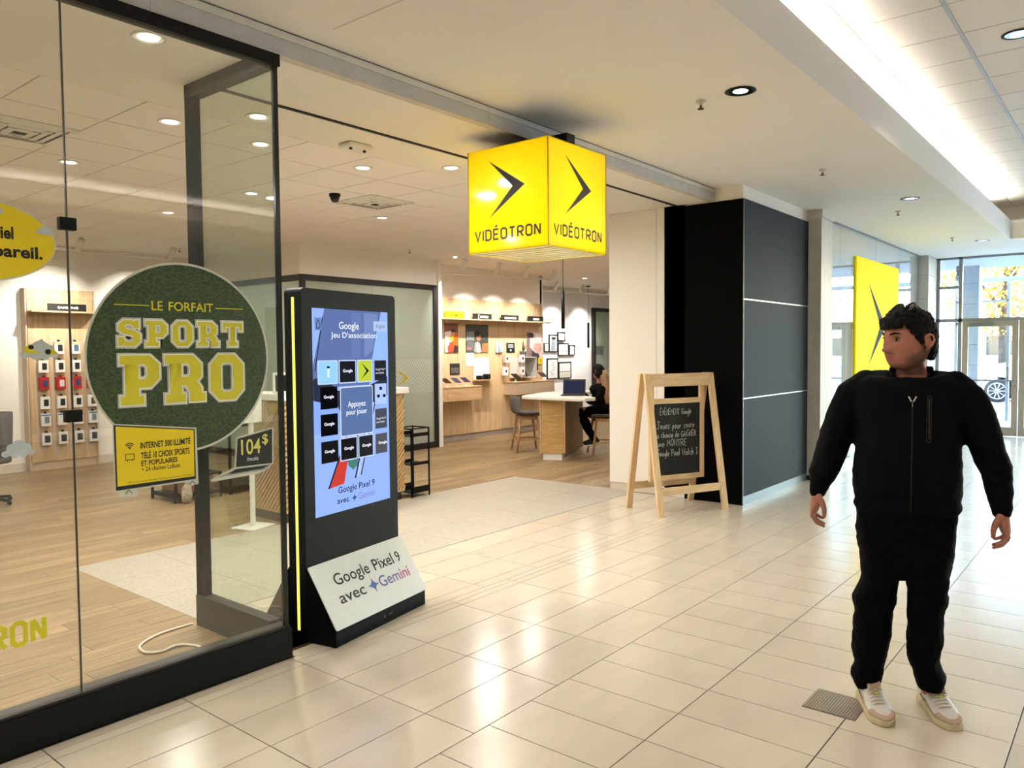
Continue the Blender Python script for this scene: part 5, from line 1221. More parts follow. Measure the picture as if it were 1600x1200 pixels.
def tone_paint(me, T, yaw_stubble=True):
    inv = T.inverted(); a = me.color_attributes.new('tone', 'FLOAT_COLOR', 'POINT')
    data = []
    for v in me.vertices:
        p = inv @ v.co; c = [1.0, 1.0, 1.0]
        if abs(p.x) < .11 and abs(p.y) < .14 and -.135 < p.z < .14:
            # beard shadow
            s = 0
            if p.z < -.01 and p.y < .035:
                sm_ = lambda v: (lambda q: q*q*(3-2*q))(min(1, max(0, v)))
                side = sm_((-.034-p.z+(.03 if p.y > -.03 else 0)*sm_((p.y+.03)/.04))/.034)*sm_((p.y+.075)/.045)*sm_((.035-p.y)/.015)
                low = sm_((-p.z-.078)/.022); up = g2(p.z+.046, .007)*sm_((.036-abs(p.x))/.01)
                s = max(side*.9, low*.62, up*.6)
            c = [1-.66*s, 1-.60*s, 1-.54*s]
            lip = (g2(p.z+.0575, .0055)+g2(p.z+.069, .006))*(1 if abs(p.x) < .024 else 0)*(1 if p.y < -.08 else 0)
            lip = min(1, lip); c = [c[0]*(1-.14*lip), c[1]*(1-.34*lip), c[2]*(1-.26*lip)]
            ru = (g2(abs(p.x)-.045, .018)*g2(p.z+.015, .018)+.7*g2(p.x, .016)*g2(p.z+.03, .014))*(1 if p.y < -.04 else 0)
            c = [c[0]*(1+.03*ru), c[1]*(1-.14*ru), c[2]*(1-.12*ru)]
        data += [*c, 1.0]
    a.data.foreach_set('color', data)

# ---------------- the man in black
MAN = root('person', 'standing man in a black zip jacket and black trousers looking to the left', 'person', (3.62, .78, 0), R_(12.16-90))
Y0 = .12
def zs(z): return 1.62+(z-1.62)*1.033
def xs(x): return x*1.033
HT = Matrix.Translation((.006, Y0-.005, 1.648)) @ Euler((R_(2), 0, R_(-50))).to_matrix().to_4x4() @ Matrix.Scale(1.07, 4)
bd = MB()
head_grid(bd, HT); ear(bd, HT, 1); ear(bd, HT, -1)
bd.loft([oval(.020, Y0+.030, .064, .062, 1.43), oval(.020, Y0+.026, .062, .060, 1.50), oval(.016, Y0+.018, .058, .064, 1.56), oval(.012, Y0+.012, .054, .062, 1.62)])
bd.loft([oval(.0, Y0+.01, .14, .09, .92), oval(0, Y0, .155, .10, 1.05), oval(0, Y0, .155, .10, 1.25), oval(0, Y0+.01, .16, .09, 1.40), oval(.01, Y0+.02, .09, .07, 1.46)])
ARML = [(-.19, Y0+.01, 1.435), (-.262, Y0+.01, 1.32), (-.298, Y0+.005, 1.19), (-.322, Y0-.005, 1.10), (-.345, Y0-.03, 1.02), (-.357, Y0-.045, .965)]
ARMR = [(.20, Y0+.01, 1.435), (.272, Y0+.01, 1.33), (.312, Y0+.01, 1.22), (.338, Y0, 1.12), (.354, Y0-.02, 1.03), (.362, Y0-.035, .935)]
for A in (ARML, ARMR): chain(bd, [Vector(p) for p in A], [.045, .045, .042, .040, .036, .027], 14)
def hand(b, W, s, dz):
    """W wrist centre, s=-1 hand at image left; thumb on the inner side"""
    x0, y0, z0 = W
    def P(dx, dy, d): return Vector((x0-s*dx*-1 if False else x0+s*dx, y0+dy, z0+d))
    # palm: dx>0 is away from the body
    b.loft([[P(c[0], c[1], -d) for c in [(a*hx*math.cos(0)+ (cx), bb*hy) for a, bb in [(math.cos(2*math.pi*i/14), math.sin(2*math.pi*i/14)) for i in range(14)]]] for d, cx, hx, hy in ((-.01, 0, .024, .026), (.02, .003, .025, .032), (.05, .008, .024, .040), (.078, .014, .020, .042), (.09, .016, .015, .038))])
    kn = [(-.032, .074, .080), (-.011, .082, .090), (.011, .080, .083), (.031, .074, .066)]
    for i, (dy, d, ln) in enumerate(kn):
        base = P(.014, dy, -d+.012); c = (.30, .42, .52, .62)[i]
        p1 = base+Vector((s*.006, -.004, -ln*.44)); p2 = p1+Vector((-s*ln*.16*(1+c), 0, -ln*.30)); p3 = p2+Vector((-s*ln*.22*(1+c), .003, -ln*.14))
        chain(b, [base, p1, p2, p3], [.0105, .0098, .0088, .0072], 10)
    t0 = P(-.008, -.026, -.012); t1 = P(-.026, -.036, -.045); t2 = P(-.033, -.038, -.074); t3 = P(-.032, -.036, -.100)
    chain(b, [t0, t1, t2, t3], [.015, .0135, .0115, .0085], 10)
hand(bd, (-.357, Y0-.045, .960), -1, 0); hand(bd, (.362, Y0-.035, .930), 1, 0)
LEGL = [(-.085, Y0, .90), (-.095, Y0-.01, .70), (-.115, Y0-.02, .48), (-.135, Y0, .25), (-.145, Y0+.02, .09)]
LEGR = [(.095, Y0, .90), (.09, Y0-.01, .70), (.09, Y0-.02, .48), (.09, Y0+.02, .25), (.105, Y0+.06, .09)]
for A in (LEGL, LEGR): chain(bd, [Vector(p) for p in A], [.075, .068, .052, .045, .034], 14)
me = remesh(bd, .0034, 1, 'body'); tone_paint(me, HT); me.materials.append(M_skin); link('body', me, MAN)
# eyes and brows
M_eye = mat('eye_white', L(206, 198, 190), rough=.2); M_iris = mat('iris', L(44, 28, 20), rough=.1); M_hair = mat('dark_hair', L(10, 8, 8), rough=.75, spec=.2, var=.25, scale=120, bump=.6, bscale=260)
for s in (-1, 1):
    c = Vector((s*.031, -.0770, .012)); eo = MB().sph(HT @ c, .0118, 16, 12).build('eyeball', M_eye, MAN, True)
    q = c+Vector((.0040, -.0086, -.0005)); MB().sph(HT @ q, (.0066, .0040, .0066), 12, 8, HT.to_3x3()).build('iris', M_iris, eo, True)
    lid = [HT @ Vector((s*.031+.0135*math.cos(a), -.0800-.0105*math.sin(a)*.75, .0165+.004*math.sin(a))) for a in [math.pi*i/6 for i in range(7)]]
    MB().tube([HT @ Vector((s*.031+.0125*math.cos(a), -.0795-.0100*math.sin(a)*.75, .0060-.002*math.sin(a))) for a in [math.pi*i/6 for i in range(7)]], [.0015, .0025, .003, .003, .003, .0025, .0015], 8).build('lower_eyelid', mat('lid_skin', L(120, 74, 60), rough=.55), eo, True)
    MB().tube(lid, [.002, .0035, .004, .004, .004, .0035, .002], 8).build('eyelid', mat('lid_skin', L(120, 74, 60), rough=.55), eo, True)
    br = [HT @ Vector((s*(.012+.040*t), -.0985+.020*t**2-.000, .0305+.006*math.sin(2.4*t))) for t in (0, .2, .4, .6, .8, 1)]
    MB().tube(br, [.003, .0048, .0048, .0042, .003, .0015], 8).build('eyebrow', M_hair, MAN, True)
# curly hair
hb = MB(); rg = random.Random(11)
def scalp(dx, dy, dz): return Vector((.078*dx*(1+.06*abs(dx*dz)), .100*dy*(1+.06*abs(dy*dz)), .118*dz))
n = 0
for i in range(2600):
    v = Vector((rg.gauss(0, 1), rg.gauss(0, 1), rg.gauss(0, 1))).normalized(); p = scalp(*v)
    hl = .060 if p.y < -.060 else (.060-(p.y+.060)/.050*.060 if p.y < -.010 else (-.004 if p.y < .010 else (-.004-((p.y-.010)/.030)*.066 if p.y < .040 else -.070)))
    if p.z < hl: continue
    if abs(p.x) > .055 and -.004 < p.y < .048 and p.z < .030: continue
    top = max(0, (p.z-.02)/.09); th = .007+.013*min(1, top)+(.012 if (p.y < -.02 and p.z > .065) else 0)+(.006 if p.y > .05 else 0)
    q = p+v*th*rg.uniform(.35, 1.0); hb.sph(HT @ q, rg.uniform(.0065, .0115), 8, 6); n += 1
for t in [i/22 for i in range(23)]:      # fringe rolling over the forehead
    for k in range(3):
        q = Vector((-.055+.11*t, -.098+abs(t-.5)*.05-rg.uniform(0, .010), .068+rg.uniform(-.008, .024))); hb.sph(HT @ q, rg.uniform(.009, .013), 8, 6)
me = remesh(hb, .0042, 0, 'hair'); me.materials.append(M_hair); link('hair', me, MAN)
# jacket
M_jack = mat('black_jersey', L(5, 5, 7), rough=.85, spec=.12, var=.10, scale=14); M_trou = mat('black_denim', L(4, 4, 5), rough=.9, spec=.1, var=.10, scale=18)
jk = MB()
def TL(x0, x1, hd, z, cy, drop): return [(x, y, q-drop*max(0, (Y0+cy-y)/hd)) for x, y, q in oval((x0+x1)/2, Y0+cy, (x1-x0)/2, hd, z, 36, 2.3)]
def R2(x0, x1, hd, z, cy=0): return oval((x0+x1)/2, Y0+cy, (x1-x0)/2, hd, z, 36, 2.5)
jk.loft([R2(-.196, .206, .128, .895), R2(-.212, .224, .146, .925), R2(-.204, .214, .140, .955), R2(-.214, .222, .152, 1.00), R2(-.214, .222, .155, 1.08), R2(-.206, .218, .150, 1.18), R2(-.206, .220, .142, 1.28), R2(-.222, .232, .132, 1.38, .004), R2(-.222, .232, .118, 1.44, .008), R2(-.205, .216, .108, 1.475, .010), TL(-.180, .192, .096, 1.505, .014, .012), TL(-.130, .150, .086, 1.520, .020, .030), TL(-.075, .110, .078, 1.520, .026, .055), TL(-.055, .090, .068, 1.50, .026, .055)])
chain(jk, [Vector(p) for p in [(-.165, Y0+.012, 1.465), (-.215, Y0+.01, 1.41), (-.250, Y0+.01, 1.33), (-.282, Y0+.008, 1.23), (-.304, Y0, 1.15), (-.322, Y0-.008, 1.09), (-.345, Y0-.025, 1.035), (-.350, Y0-.035, 1.005), (-.356, Y0-.045, .968)]], [.060, .074, .074, .072, .070, .064, .060, .047, .038], 20)
chain(jk, [Vector(p) for p in [(.178, Y0+.012, 1.465), (.225, Y0+.01, 1.41), (.262, Y0+.01, 1.34), (.296, Y0+.01, 1.24), (.318, Y0+.005, 1.16), (.342, Y0, 1.10), (.350, Y0-.012, 1.045), (.355, Y0-.022, 1.0), (.361, Y0-.035, .938)]], [.060, .074, .074, .070, .066, .062, .054, .049, .040], 20)
rgf = random.Random(4)
for A, s in ((((-.292, 1.19), (-.315, 1.12), (-.336, 1.06)), -1), (((.306, 1.20), (.335, 1.12), (.352, 1.05)), 1)):     # sleeve folds
    for x, z in A:
        jk.tube([(x-.045, Y0-.030, z+.020), (x-.02, Y0-.060, z), (x+.02, Y0-.060, z-.008), (x+.045, Y0-.02, z+.016)], [.008, .013, .013, .008], 10)
me = remesh(jk, .008, 3, 'jacket', .014, .07); me.materials.append(M_jack); jo = link('jacket', me, MAN)
bvj = BVHTree.FromPolygons([v.co for v in me.vertices], [p.vertices for p in me.polygons])
def front(x, z, e=.002):
    h = bvj.ray_cast(Vector((x, -2, z)), Vector((0, 1, 0)))[0]
    return (h if h is not None else Vector((x, Y0-.13, z)))+Vector((0, -e, 0))
def seam(name, pts, r, m, closed=False):
    P = []
    for k in range(len(pts)-(0 if closed else 1)):
        a, b_ = pts[k], pts[(k+1) % len(pts)]
        for t in range(6): u = t/6; P.append(front(a[0]+(b_[0]-a[0])*u, a[1]+(b_[1]-a[1])*u))
    P.append(front(*pts[0]) if closed else front(*pts[-1])); return MB().tube(P, r, 6).build(name, m, jo, True)
M_zip = mat('zip_dark', L(9, 9, 11), rough=.6)
seam('chest_zip', [(.087+.0085*math.cos(R_(a)), (1.408 if a < 180 else 1.232)+.0085*math.sin(R_(a))) for a in (0, 45, 90, 135, 180, 225, 270, 315)], .0028, M_zip, True)
seam('chest_zip_teeth', [(.087, 1.404), (.088, 1.236)], .0022, mat('zip_teeth', L(58, 58, 62), rough=.35))
seam('zipper', [(.024, 1.395), (.024, 1.15), (.022, .92)], .0026, M_zip)
for s in (-1, 1): MB().tube([front(.024+s*.004, 1.392, .004), front(.024+s*.012, 1.408, .006), front(.024+s*.015, 1.414, .006)], .0030, 6).build('zip_garage', mat('zip_white', L(200, 200, 204)), jo)
MB().tube([front(.024, 1.388, .005), front(.024, 1.370, .006)], .0028, 6).build('zip_pull', M_chrome, jo)
# open stand collar and tee
cl = MB(); rings = []
for k, (z, e) in enumerate(((1.480, .004), (1.515, .002), (1.540, .0))):
    ring = []
    for i in range(25):
        a = R_(-62+304*i/24)-R_(0); ang = a-math.pi/2+R_(62+0)  # opening towards the camera
        ang = R_(-90+32+(296)*i/24)
        zz = z-.075*max(0, -math.sin(ang))**1.2
        ring.append((.018+(.088+e)*math.cos(ang), Y0+.022+(.080+e)*math.sin(ang), zz))
    rings.append(ring)
vs = [p for r_ in rings for p in r_]; fs = [(k*25+i, k*25+i+1, (k+1)*25+i+1, (k+1)*25+i) for k in range(2) for i in range(24)]
cl.add(vs, fs); co = cl.build('collar', M_jack, jo, True); sm = co.modifiers.new('s', 'SOLIDIFY'); sm.thickness = .008; ss = co.modifiers.new('u', 'SUBSURF'); ss.levels = 1; ss.render_levels = 1
MB().loft([TL(-.062, .098, .076, 1.45, .02, .02), TL(-.057, .095, .074, 1.502, .022, .045), TL(-.050, .088, .068, 1.510, .022, .045)]).build('tee_neck', mat('black_tee', L(20, 20, 24), rough=.85), MAN, True)
# trousers
tr = MB()
tr.loft([R2(-.188, .198, .128, .97), R2(-.196, .206, .132, .90), R2(-.196, .204, .130, .82), R2(-.190, .196, .122, .74), R2(-.178, .186, .112, .66), R2(-.165, .172, .10, .612)])
def legloft(rows):
    tr.loft([oval((a+b_)/2, Y0+cy, (b_-a)/2, hd, z, 26, 2.3) for z, a, b_, hd, cy in rows])
legloft([(.80, -.19, -.0, .12, 0), (.70, -.182, -.004, .115, -.005), (.62, -.172, -.008, .105, -.01), (.57, -.176, -.022, .10, -.015), (.52, -.200, -.028, .102, -.02), (.49, -.206, -.026, .098, -.02), (.45, -.200, -.040, .094, -.015), (.38, -.204, -.044, .092, -.005), (.31, -.208, -.048, .088, .0), (.25, -.210, -.062, .082, .005), (.20, -.196, -.072, .074, .01), (.165, -.202, -.078, .076, .012), (.13, -.214, -.080, .080, .015), (.10, -.206, -.088, .078, .018), (.078, -.196, -.096, .070, .02)])
legloft([(.80, .0, .198, .12, 0), (.70, .004, .188, .115, -.005), (.62, .004, .174, .105, -.01), (.56, .012, .172, .10, -.012), (.53, .010, .178, .102, -.015), (.48, .012, .160, .094, -.012), (.42, .014, .158, .092, 0), (.35, .016, .158, .088, .01), (.28, .012, .152, .084, .02), (.23, .020, .146, .078, .03), (.19, .040, .160, .076, .04), (.155, .042, .174, .080, .05), (.125, .052, .166, .076, .055), (.10, .062, .158, .068, .06)])
me = remesh(tr, .008, 3, 'trousers', .018, .06); me.materials.append(M_trou); link('trousers', me, MAN)
# shoes
M_leath = mat('white_leather', L(214, 206, 198), rough=.5, var=.06, scale=30); M_sole = mat('cream_sole', L(206, 190, 150), rough=.6, var=.08, scale=30); M_sue = mat('tan_suede', L(186, 160, 138), rough=.9); M_lace = mat('laces', L(212, 204, 184), rough=.8)
def shoe(toe, heel, side):
    toe = Vector((*toe, 0)); heel = Vector((*heel, 0)); ax = (toe-heel).normalized(); ln = .300; mid = (toe+heel)/2
    ang = math.atan2(ax.y, ax.x)+math.pi/2           # local -y points to the toe
    s = bpy.data.objects.new('shoe', None); 
    def ringz(t, hw, z0, z1, p=2.6, n=20, lean=0):
        y = .15-.30*t; out = []
        for i in range(n):
            a = 2*math.pi*i/n; c, s_ = math.cos(a), math.sin(a)
            out.append((hw*math.copysign(abs(c)**(2/p), c), y+lean*s_, (z0+z1)/2+(z1-z0)/2*math.copysign(abs(s_)**(2/p), s_)))
        return out
    W = [(0, .018), (.03, .030), (.12, .037), (.30, .039), (.48, .041), (.66, .048), (.80, .048), (.90, .040), (.97, .024), (1, .008)]
    Hh = [(0, .075), (.03, .090), (.12, .098), (.30, .100), (.42, .092), (.55, .076), (.70, .058), (.82, .050), (.92, .044), (1, .030)]
    def lerp(tab, t):
        for (a, va), (b_, vb) in zip(tab[:-1], tab[1:]):
            if t <= b_: return va+(vb-va)*(t-a)/(b_-a)
        return tab[-1][1]
    ts = [0, .015, .04, .08, .14, .22, .30, .38, .46, .54, .62, .70, .78, .85, .91, .955, .985, 1]
    up = MB().loft([ringz(t, lerp(W, t), .016, lerp(Hh, t), 2.4) for t in ts])
    me = up.mesh('shoe', True); bm = bmesh.new(); bm.from_mesh(me); bmesh.ops.recalc_face_normals(bm, faces=bm.faces); bm.to_mesh(me); bm.free(); me.materials.append(M_leath)
    so = link('shoe', me, MAN); so.location = (mid.x, mid.y, 0); so.rotation_euler = (0, 0, ang); so.scale = (1.12, 1.08, 1.10)
    MB().loft([[(x*1.07, y*1.012, z) for x, y in [(lerp(W, t)*1.0*sg, .15-.30*t) for sg, tt in ((1, ts), (-1, ts[::-1])) for t in tt]] for z in (.001, .024)]).build('sole', M_sole, so, bevel=.004)
    MB().loft([ringz(t, lerp(W, t)*1.03, .022, lerp(Hh, t)*.90+.004, 2.4) for t in (.80, .85, .91, .955, .985, 1.0)]).build('toe_cap', M_sue, so, True)
    MB().loft([[(x*(.5+.5*k), y, z) for x, y, z in [(-.026, -.005, .085), (.026, -.005, .085), (.024, .02, .125), (-.024, .02, .125)]] for k in (1, .98)]+[[(x, y+.008, z) for x, y, z in [(-.026, -.005, .085), (.026, -.005, .085), (.024, .02, .125), (-.024, .02, .125)]]]).build('tongue', M_sue, so, bevel=.003)
    for k in range(6):
        t = .43+.058*k; y = .15-.30*t; z = lerp(Hh, t)+.002; w = lerp(W, t)*.62
        MB().tube([(-w, y-.004, z-.010), (-w*.5, y-.002, z+.001), (w*.5, y+.004, z+.001), (w, y+.006, z-.010)], .0034, 6).build('lace', M_lace, so, True)
    for sg in (-1, 1): MB().tube([(0, .012, .094), (sg*.020, .002, .096), (sg*.028, -.010, .086), (sg*.020, -.020, .084), (0, -.006, .090)], .003, 6).build('lace_loop', M_lace, so, True)
    MB().sph((0, -.022, .082), (.008, .007, .004), 10, 6).build('lace_bead', mat('neon_bead', L(214, 232, 40), rough=.4), so, True)
    for sg in (-1, 1):     # dark side flash
        pts = [(.24, .040), (.30, .028), (.42, .036), (.60, .060), (.44, .046), (.34, .046), (.26, .058)]
        q = []
        for t, z in pts:
            h0, h1 = .016, lerp(Hh, t); s_ = (z-(h0+h1)/2)/((h1-h0)/2); c = max(0, 1-abs(s_)**2.4)**(1/2.4)
            q.append((sg*(lerp(W, t)*c+.0016), .15-.30*t, z))
        MB().poly(q).build('side_flash', mat('flash_black', L(38, 34, 34)), so, fix=False)
    MB().loft([ringz(t, lerp(W, t)*1.03, .060, lerp(Hh, t)+.001, 2.4) for t in (0, .015, .04, .07)]).build('heel_tab', mat('flash_black', L(38, 34, 34)), so, True)
shoe((-.062, -.085), (-.160, .205), -1); shoe((.196, .000), (.090, .290), 1)
# sunglasses pushed up in the hair
sg_ = root('sunglasses', 'dark sunglasses pushed up on the standing man’s hair', 'sunglasses', (3.62, .78, 0), R_(12.16-90))
GT = HT @ Matrix.Translation((0.012, -.022, .138)) @ Euler((R_(-40), 0, 0)).to_matrix().to_4x4()
M_sun = mat('sun_lens', L(60, 54, 50), rough=.05, spec=1.0)
for s in (-1, 1):
    pts = [(s*.034+.026*math.cos(a), -.006-.001*math.cos(2*a), .020*math.sin(a)) for a in [2*math.pi*i/24 for i in range(24)]]
    MB().loft([[GT @ Vector(p) for p in pts], [GT @ Vector((p[0], p[1]+.003, p[2])) for p in pts]]).build('lens', M_sun, sg_, True)
    MB().tube([GT @ Vector(p) for p in pts+pts[:1]], .0022, 6).build('rim', M_ink, sg_, True)
    MB().tube([GT @ Vector(p) for p in ((s*.060, -.004, .006), (s*.074, .03, .0), (s*.082, .08, -.018), (s*.080, .11, -.04))], .0024, 6).build('temple', M_ink, sg_, True)
MB().tube([GT @ Vector(p) for p in ((-.010, -.006, .004), (0, -.007, .007), (.010, -.006, .004))], .0024, 6).build('bridge', M_ink, sg_, True)

# ---------------- the seated person at the desk (local x = image right, y = away)
WO = root('person', 'seated person in black with long hair at the service desk', 'person', (10.24, 6.56, 0), R_(39.17-90))
hb2 = Matrix.Translation((-.03, .02, 1.285)) @ Euler((R_(10), 0, R_(-142))).to_matrix().to_4x4() @ Matrix.Scale(.92, 4)
b = MB(); head_grid(b, hb2, 48, 42); ear(b, hb2, 1); ear(b, hb2, -1)
b.loft([oval(.0, .03, .05, .05, 1.06), oval(-.005, .03, .046, .046, 1.14), oval(-.01, .03, .044, .046, 1.22)])
b.loft([oval(.08, .03, .15, .12, .62), oval(.07, .03, .13, .10, .76), oval(.04, .03, .14, .10, .92), oval(.0, .03, .16, .09, 1.03), oval(0, .03, .07, .06, 1.09)])
for sy in (-1, 1):
    chain(b, [Vector(p) for p in ((.0, .03+sy*.13, 1.02), (-.05, .03+sy*.17, .86), (-.16, .03+sy*.15, .80), (-.30, .03+sy*.11, .985), (-.34, .03+sy*.10, .985))], [.042, .038, .034, .026, .026], 12)
    W_ = Vector((-.34, .03+sy*.10, .985))
    for k in range(4): chain(b, [W_+Vector((-.02, -.024+.016*k, 0)), W_+Vector((-.075, -.026+.018*k, .004)), W_+Vector((-.105, -.026+.018*k, -.010))], [.011, .009, .007], 8)
    chain(b, [W_+Vector((0, -sy*.02, 0)), W_+Vector((-.04, -sy*.045, .0))], [.011, .008], 8)
    chain(b, [Vector(p) for p in ((.08, .03+sy*.09, .67), (-.26, .03+sy*.10, .68), (-.22, .03+sy*.10, .42), (-.10, .03+sy*.10, .22))], [.08, .062, .05, .035], 12)
me = remesh(b, .006, 1, 'body'); tone_paint(me, Matrix.Translation((0, 0, 9))); me.materials.append(M_skin); link('body', me, WO)
b = MB(); b.loft([oval(.09, .03, .19, .17, .60), oval(.09, .03, .20, .17, .70), oval(.07, .03, .17, .15, .80), oval(.04, .03, .17, .15, .92), oval(.01, .03, .19, .13, 1.02), oval(0, .03, .15, .10, 1.07), oval(0, .03, .065, .065, 1.11)])
for sy in (-1, 1): chain(b, [Vector(p) for p in ((.01, .03+sy*.13, 1.02), (-.04, .03+sy*.18, .90), (-.08, .03+sy*.18, .83), (-.18, .03+sy*.15, .84), (-.30, .03+sy*.11, .978))], [.068, .062, .058, .054, .042], 14)
me = remesh(b, .010, 3, 'sweater', .014, .06); me.materials.append(M_jack); link('sweater', me, WO)
b = MB()
b.loft([oval(.09, .03, .17, .17, .585), oval(.08, .03, .19, .18, .64), oval(.08, .03, .18, .17, .72)])
for sy in (-1, 1): chain(b, [Vector(p) for p in ((.10, .03+sy*.08, .655), (-.10, .03+sy*.10, .665), (-.27, .03+sy*.10, .655), (-.25, .03+sy*.10, .52), (-.18, .03+sy*.10, .36), (-.10, .03+sy*.10, .24))], [.10, .092, .080, .074, .062, .05], 14)
me = remesh(b, .010, 3, 'trousers', .014, .06); me.materials.append(M_trou); link('trousers', me, WO)
for sy in (-1, 1):
    MB().loft([[(x-.10, y+.03+sy*.10, z) for x, y, z in [(.07-.24*t, w*math.cos(a), .175+hh/2+(hh/2)*math.sin(a)-.03*t) for a in [2*math.pi*i/12 for i in range(12)]]] for t, w, hh in ((0, .02, .05), (.06, .036, .085), (.3, .038, .085), (.6, .045, .06), (.9, .036, .045), (1, .012, .03))]).build('shoe', M_ink, WO, True)
    MB().loft([[(x-.10, y+.03+sy*.10, z) for x, y, z in [(.075-.25*t, w*sg, .170-.03*t+dz) for t, w, sg in ((0, .02, 1), (.3, .04, 1), (.7, .046, 1), (1, .02, 1), (1, .02, -1), (.7, .046, -1), (.3, .04, -1), (0, .02, -1))]] for dz in (-.008, .010)]).build('sole', M_white, WO)
hb = MB(); rg = random.Random(5)
for i in range(900):
    v = Vector((rg.gauss(0, 1), rg.gauss(0, 1), rg.gauss(0, 1))).normalized(); p = scalp(*v)
    if p.z < (.06 if p.y < -.05 else -.02 if p.y < 0 else -.09): continue
    hb.sph(hb2 @ (p+v*.012), .014, 8, 6)
me = remesh(hb, .007, 2, 'hair'); me.materials.append(M_hair); link('hair', me, WO)
pt = MB()
M_blond = mat('blonde_hair', L(150, 116, 84), rough=.6, var=.3, scale=40, stretch=(6, 6, 1))
for k in range(16):
    a = k/15-.5; pt.tube([(.03+.09*a, -.065+.05*abs(a), 1.31), (.07+.12*a, -.105+.06*abs(a), 1.20), (.10+.14*a, -.135+.06*abs(a), 1.05), (.12+.14*a, -.150+.05*abs(a), .92), (.13+.12*a, -.150+.04*abs(a), .78+.06*rg.random())], [.016, .020, .020, .016, .004], 8)
pt.build('long_hair', M_blond, WO, True)
# ================================================================== entrance doors and outdoors
CXW = 16.5
M_alum = mat('door_aluminium', L(176, 166, 152), rough=.4, metal=.25)
M_alum2 = mat('mullion_grey', L(150, 152, 154), rough=.4, metal=.3)
G_out = glass('entrance_glass', (.90, .94, .96))
ew = setting('window_5', 'aluminium and glass entrance wall of the mall')
def eb(y0, y1, z0, z1, m=M_alum2, n='mullion', d=.10): return MB().box(CXW, CXW+d, y0, y1, z0, z1).build(n, m, ew)
eb(-9, 3.06, 3.26, 3.36, n='head'); eb(-9, 3.06, 2.10, 2.16, n='transom')
ymul = [3.03, 2.66, .80, -.9, -2.6, -4.3, -6.0, -7.7]
for y in ymul: eb(y-.03, y+.03, 0, 3.3)
eb(2.69, 3.0, 2.72, 2.77, n='transom'); eb(2.69, 3.0, 1.05, 1.10, n='transom')
prev = 3.0
for y in ymul[1:]+[-9]:
    MB().box(CXW+.04, CXW+.05, y+.03, prev-.03, 2.16, 3.26).build('pane', G_out, ew)
    if not (y == .80): MB().box(CXW+.04, CXW+.05, y+.03, prev-.03, .06, 2.10).build('pane', G_out, ew); eb(y+.03, prev-.03, 0, .06, n='sill')
    prev = y
for n_, (ya, yb) in (('door_1', (2.62, 1.735)), ('door_2', (1.725, .84))):
    d = setting(n_, 'glazed aluminium entrance door'); w = .095
    for a, b_ in ((ya-w, ya), (yb, yb+w)): MB().box(CXW, CXW+.05, a, b_, .01, 2.10).build('stile', M_alum, d, bevel=.003)
    MB().box(CXW, CXW+.05, yb+w, ya-w, .01, .17).build('bottom_rail', M_alum, d); MB().box(CXW, CXW+.05, yb+w, ya-w, 2.0, 2.10).build('top_rail', M_alum, d)
    MB().box(CXW+.02, CXW+.03, yb+w, ya-w, .17, 2.0).build('pane', G_out, d)
    MB().box(CXW-.05, CXW-.02, yb+.03, ya-.05, 1.00, 1.03).build('push_bar', M_alum2, d, bevel=.004)
    MB().tube([(CXW-.005, yb+.15, 1.28), (CXW-.06, yb+.15, 1.27), (CXW-.06, yb+.15, 1.03), (CXW-.005, yb+.15, 1.02)], .012, 8).build('pull_handle', M_alum2, d, True)
    MB().box(CXW-.06, CXW, ya-.50, ya-.13, 2.005, 2.075).build('door_closer', mat('closer_grey', L(128, 128, 128), rough=.4), d, bevel=.006)
    MB().tube([(CXW-.012, yb+.045, .92), (CXW+.001, yb+.045, .92)], .022, 12).build('lock', M_alum2, d)
# second line of doors of the vestibule and canopy
vs_ = setting('trim_2', 'outer vestibule glazing and canopy beyond the entrance doors')
for y in (3.3, 3.05, 2.30, 1.35, .35, -1.4, -3.2): MB().box(20.0, 20.1, y-.03, y+.03, 0, 3.1).build('mullion', M_alum2, vs_)
MB().box(20.0, 20.1, -9, 3.3, 2.12, 2.18).box(20.0, 20.1, 2.3, 3.3, 2.62, 2.66).build('transom', M_alum2, vs_)
MB().box(20.02, 20.08, -9, 3.3, 3.06, 3.16).build('beam', M_alum2, vs_)
for yy in (2.2, ): MB().box(19.93, 20.0, 1.45, 1.95, 1.98, 2.05).build('door_closer', mat('closer_grey', L(128, 128, 128)), vs_)
MB().box(16.7, 19.2, -12, 8, 3.30, 3.55).build('canopy', mat('canopy_soffit', L(176, 180, 186), rough=.8), vs_)
cam2 = MB().lathe([(.05, 3.0), (.05, 3.2)], 10, (17.2, 2.80, 0)).build('camera_stem', M_alum2, vs_); MB().sph((17.2, 2.80, 2.96), .07, 12, 8).build('camera_dome', M_wgrey, vs_, True)
col = setting('wall_column_outside', 'pale tiled column outside the doors')
M_st2 = mat('column_stone', L(182, 190, 200), rough=.6, rand=.03)
for k in range(8):
    z0 = .42*k; z1 = min(z0+.415, 3.30)
    if z1 <= z0: continue
    MB().box(18.50, 18.515, 2.66, 2.94, z0, z1).build('stone_tile', M_st2, col); MB().box(18.515, 18.9, 2.645, 2.66, z0, z1).build('stone_tile', M_st2, col)
MB().box(18.513, 18.9, 2.658, 2.94, 0, 3.30).build('column_core', M_grout, col)
gd = MB().box(16.61, 110, -70, 90, -.2, -.03).build('ground', mat('asphalt', L(150, 150, 152), rough=.9, var=.12, scale=30)); tag(gd, kind='structure')
sw = MB().box(16.61, 22.6, -20, 20, -.03, -.008).build('pavement', mat('pavement', L(176, 176, 172), rough=.85, var=.06)); tag(sw, kind='structure')
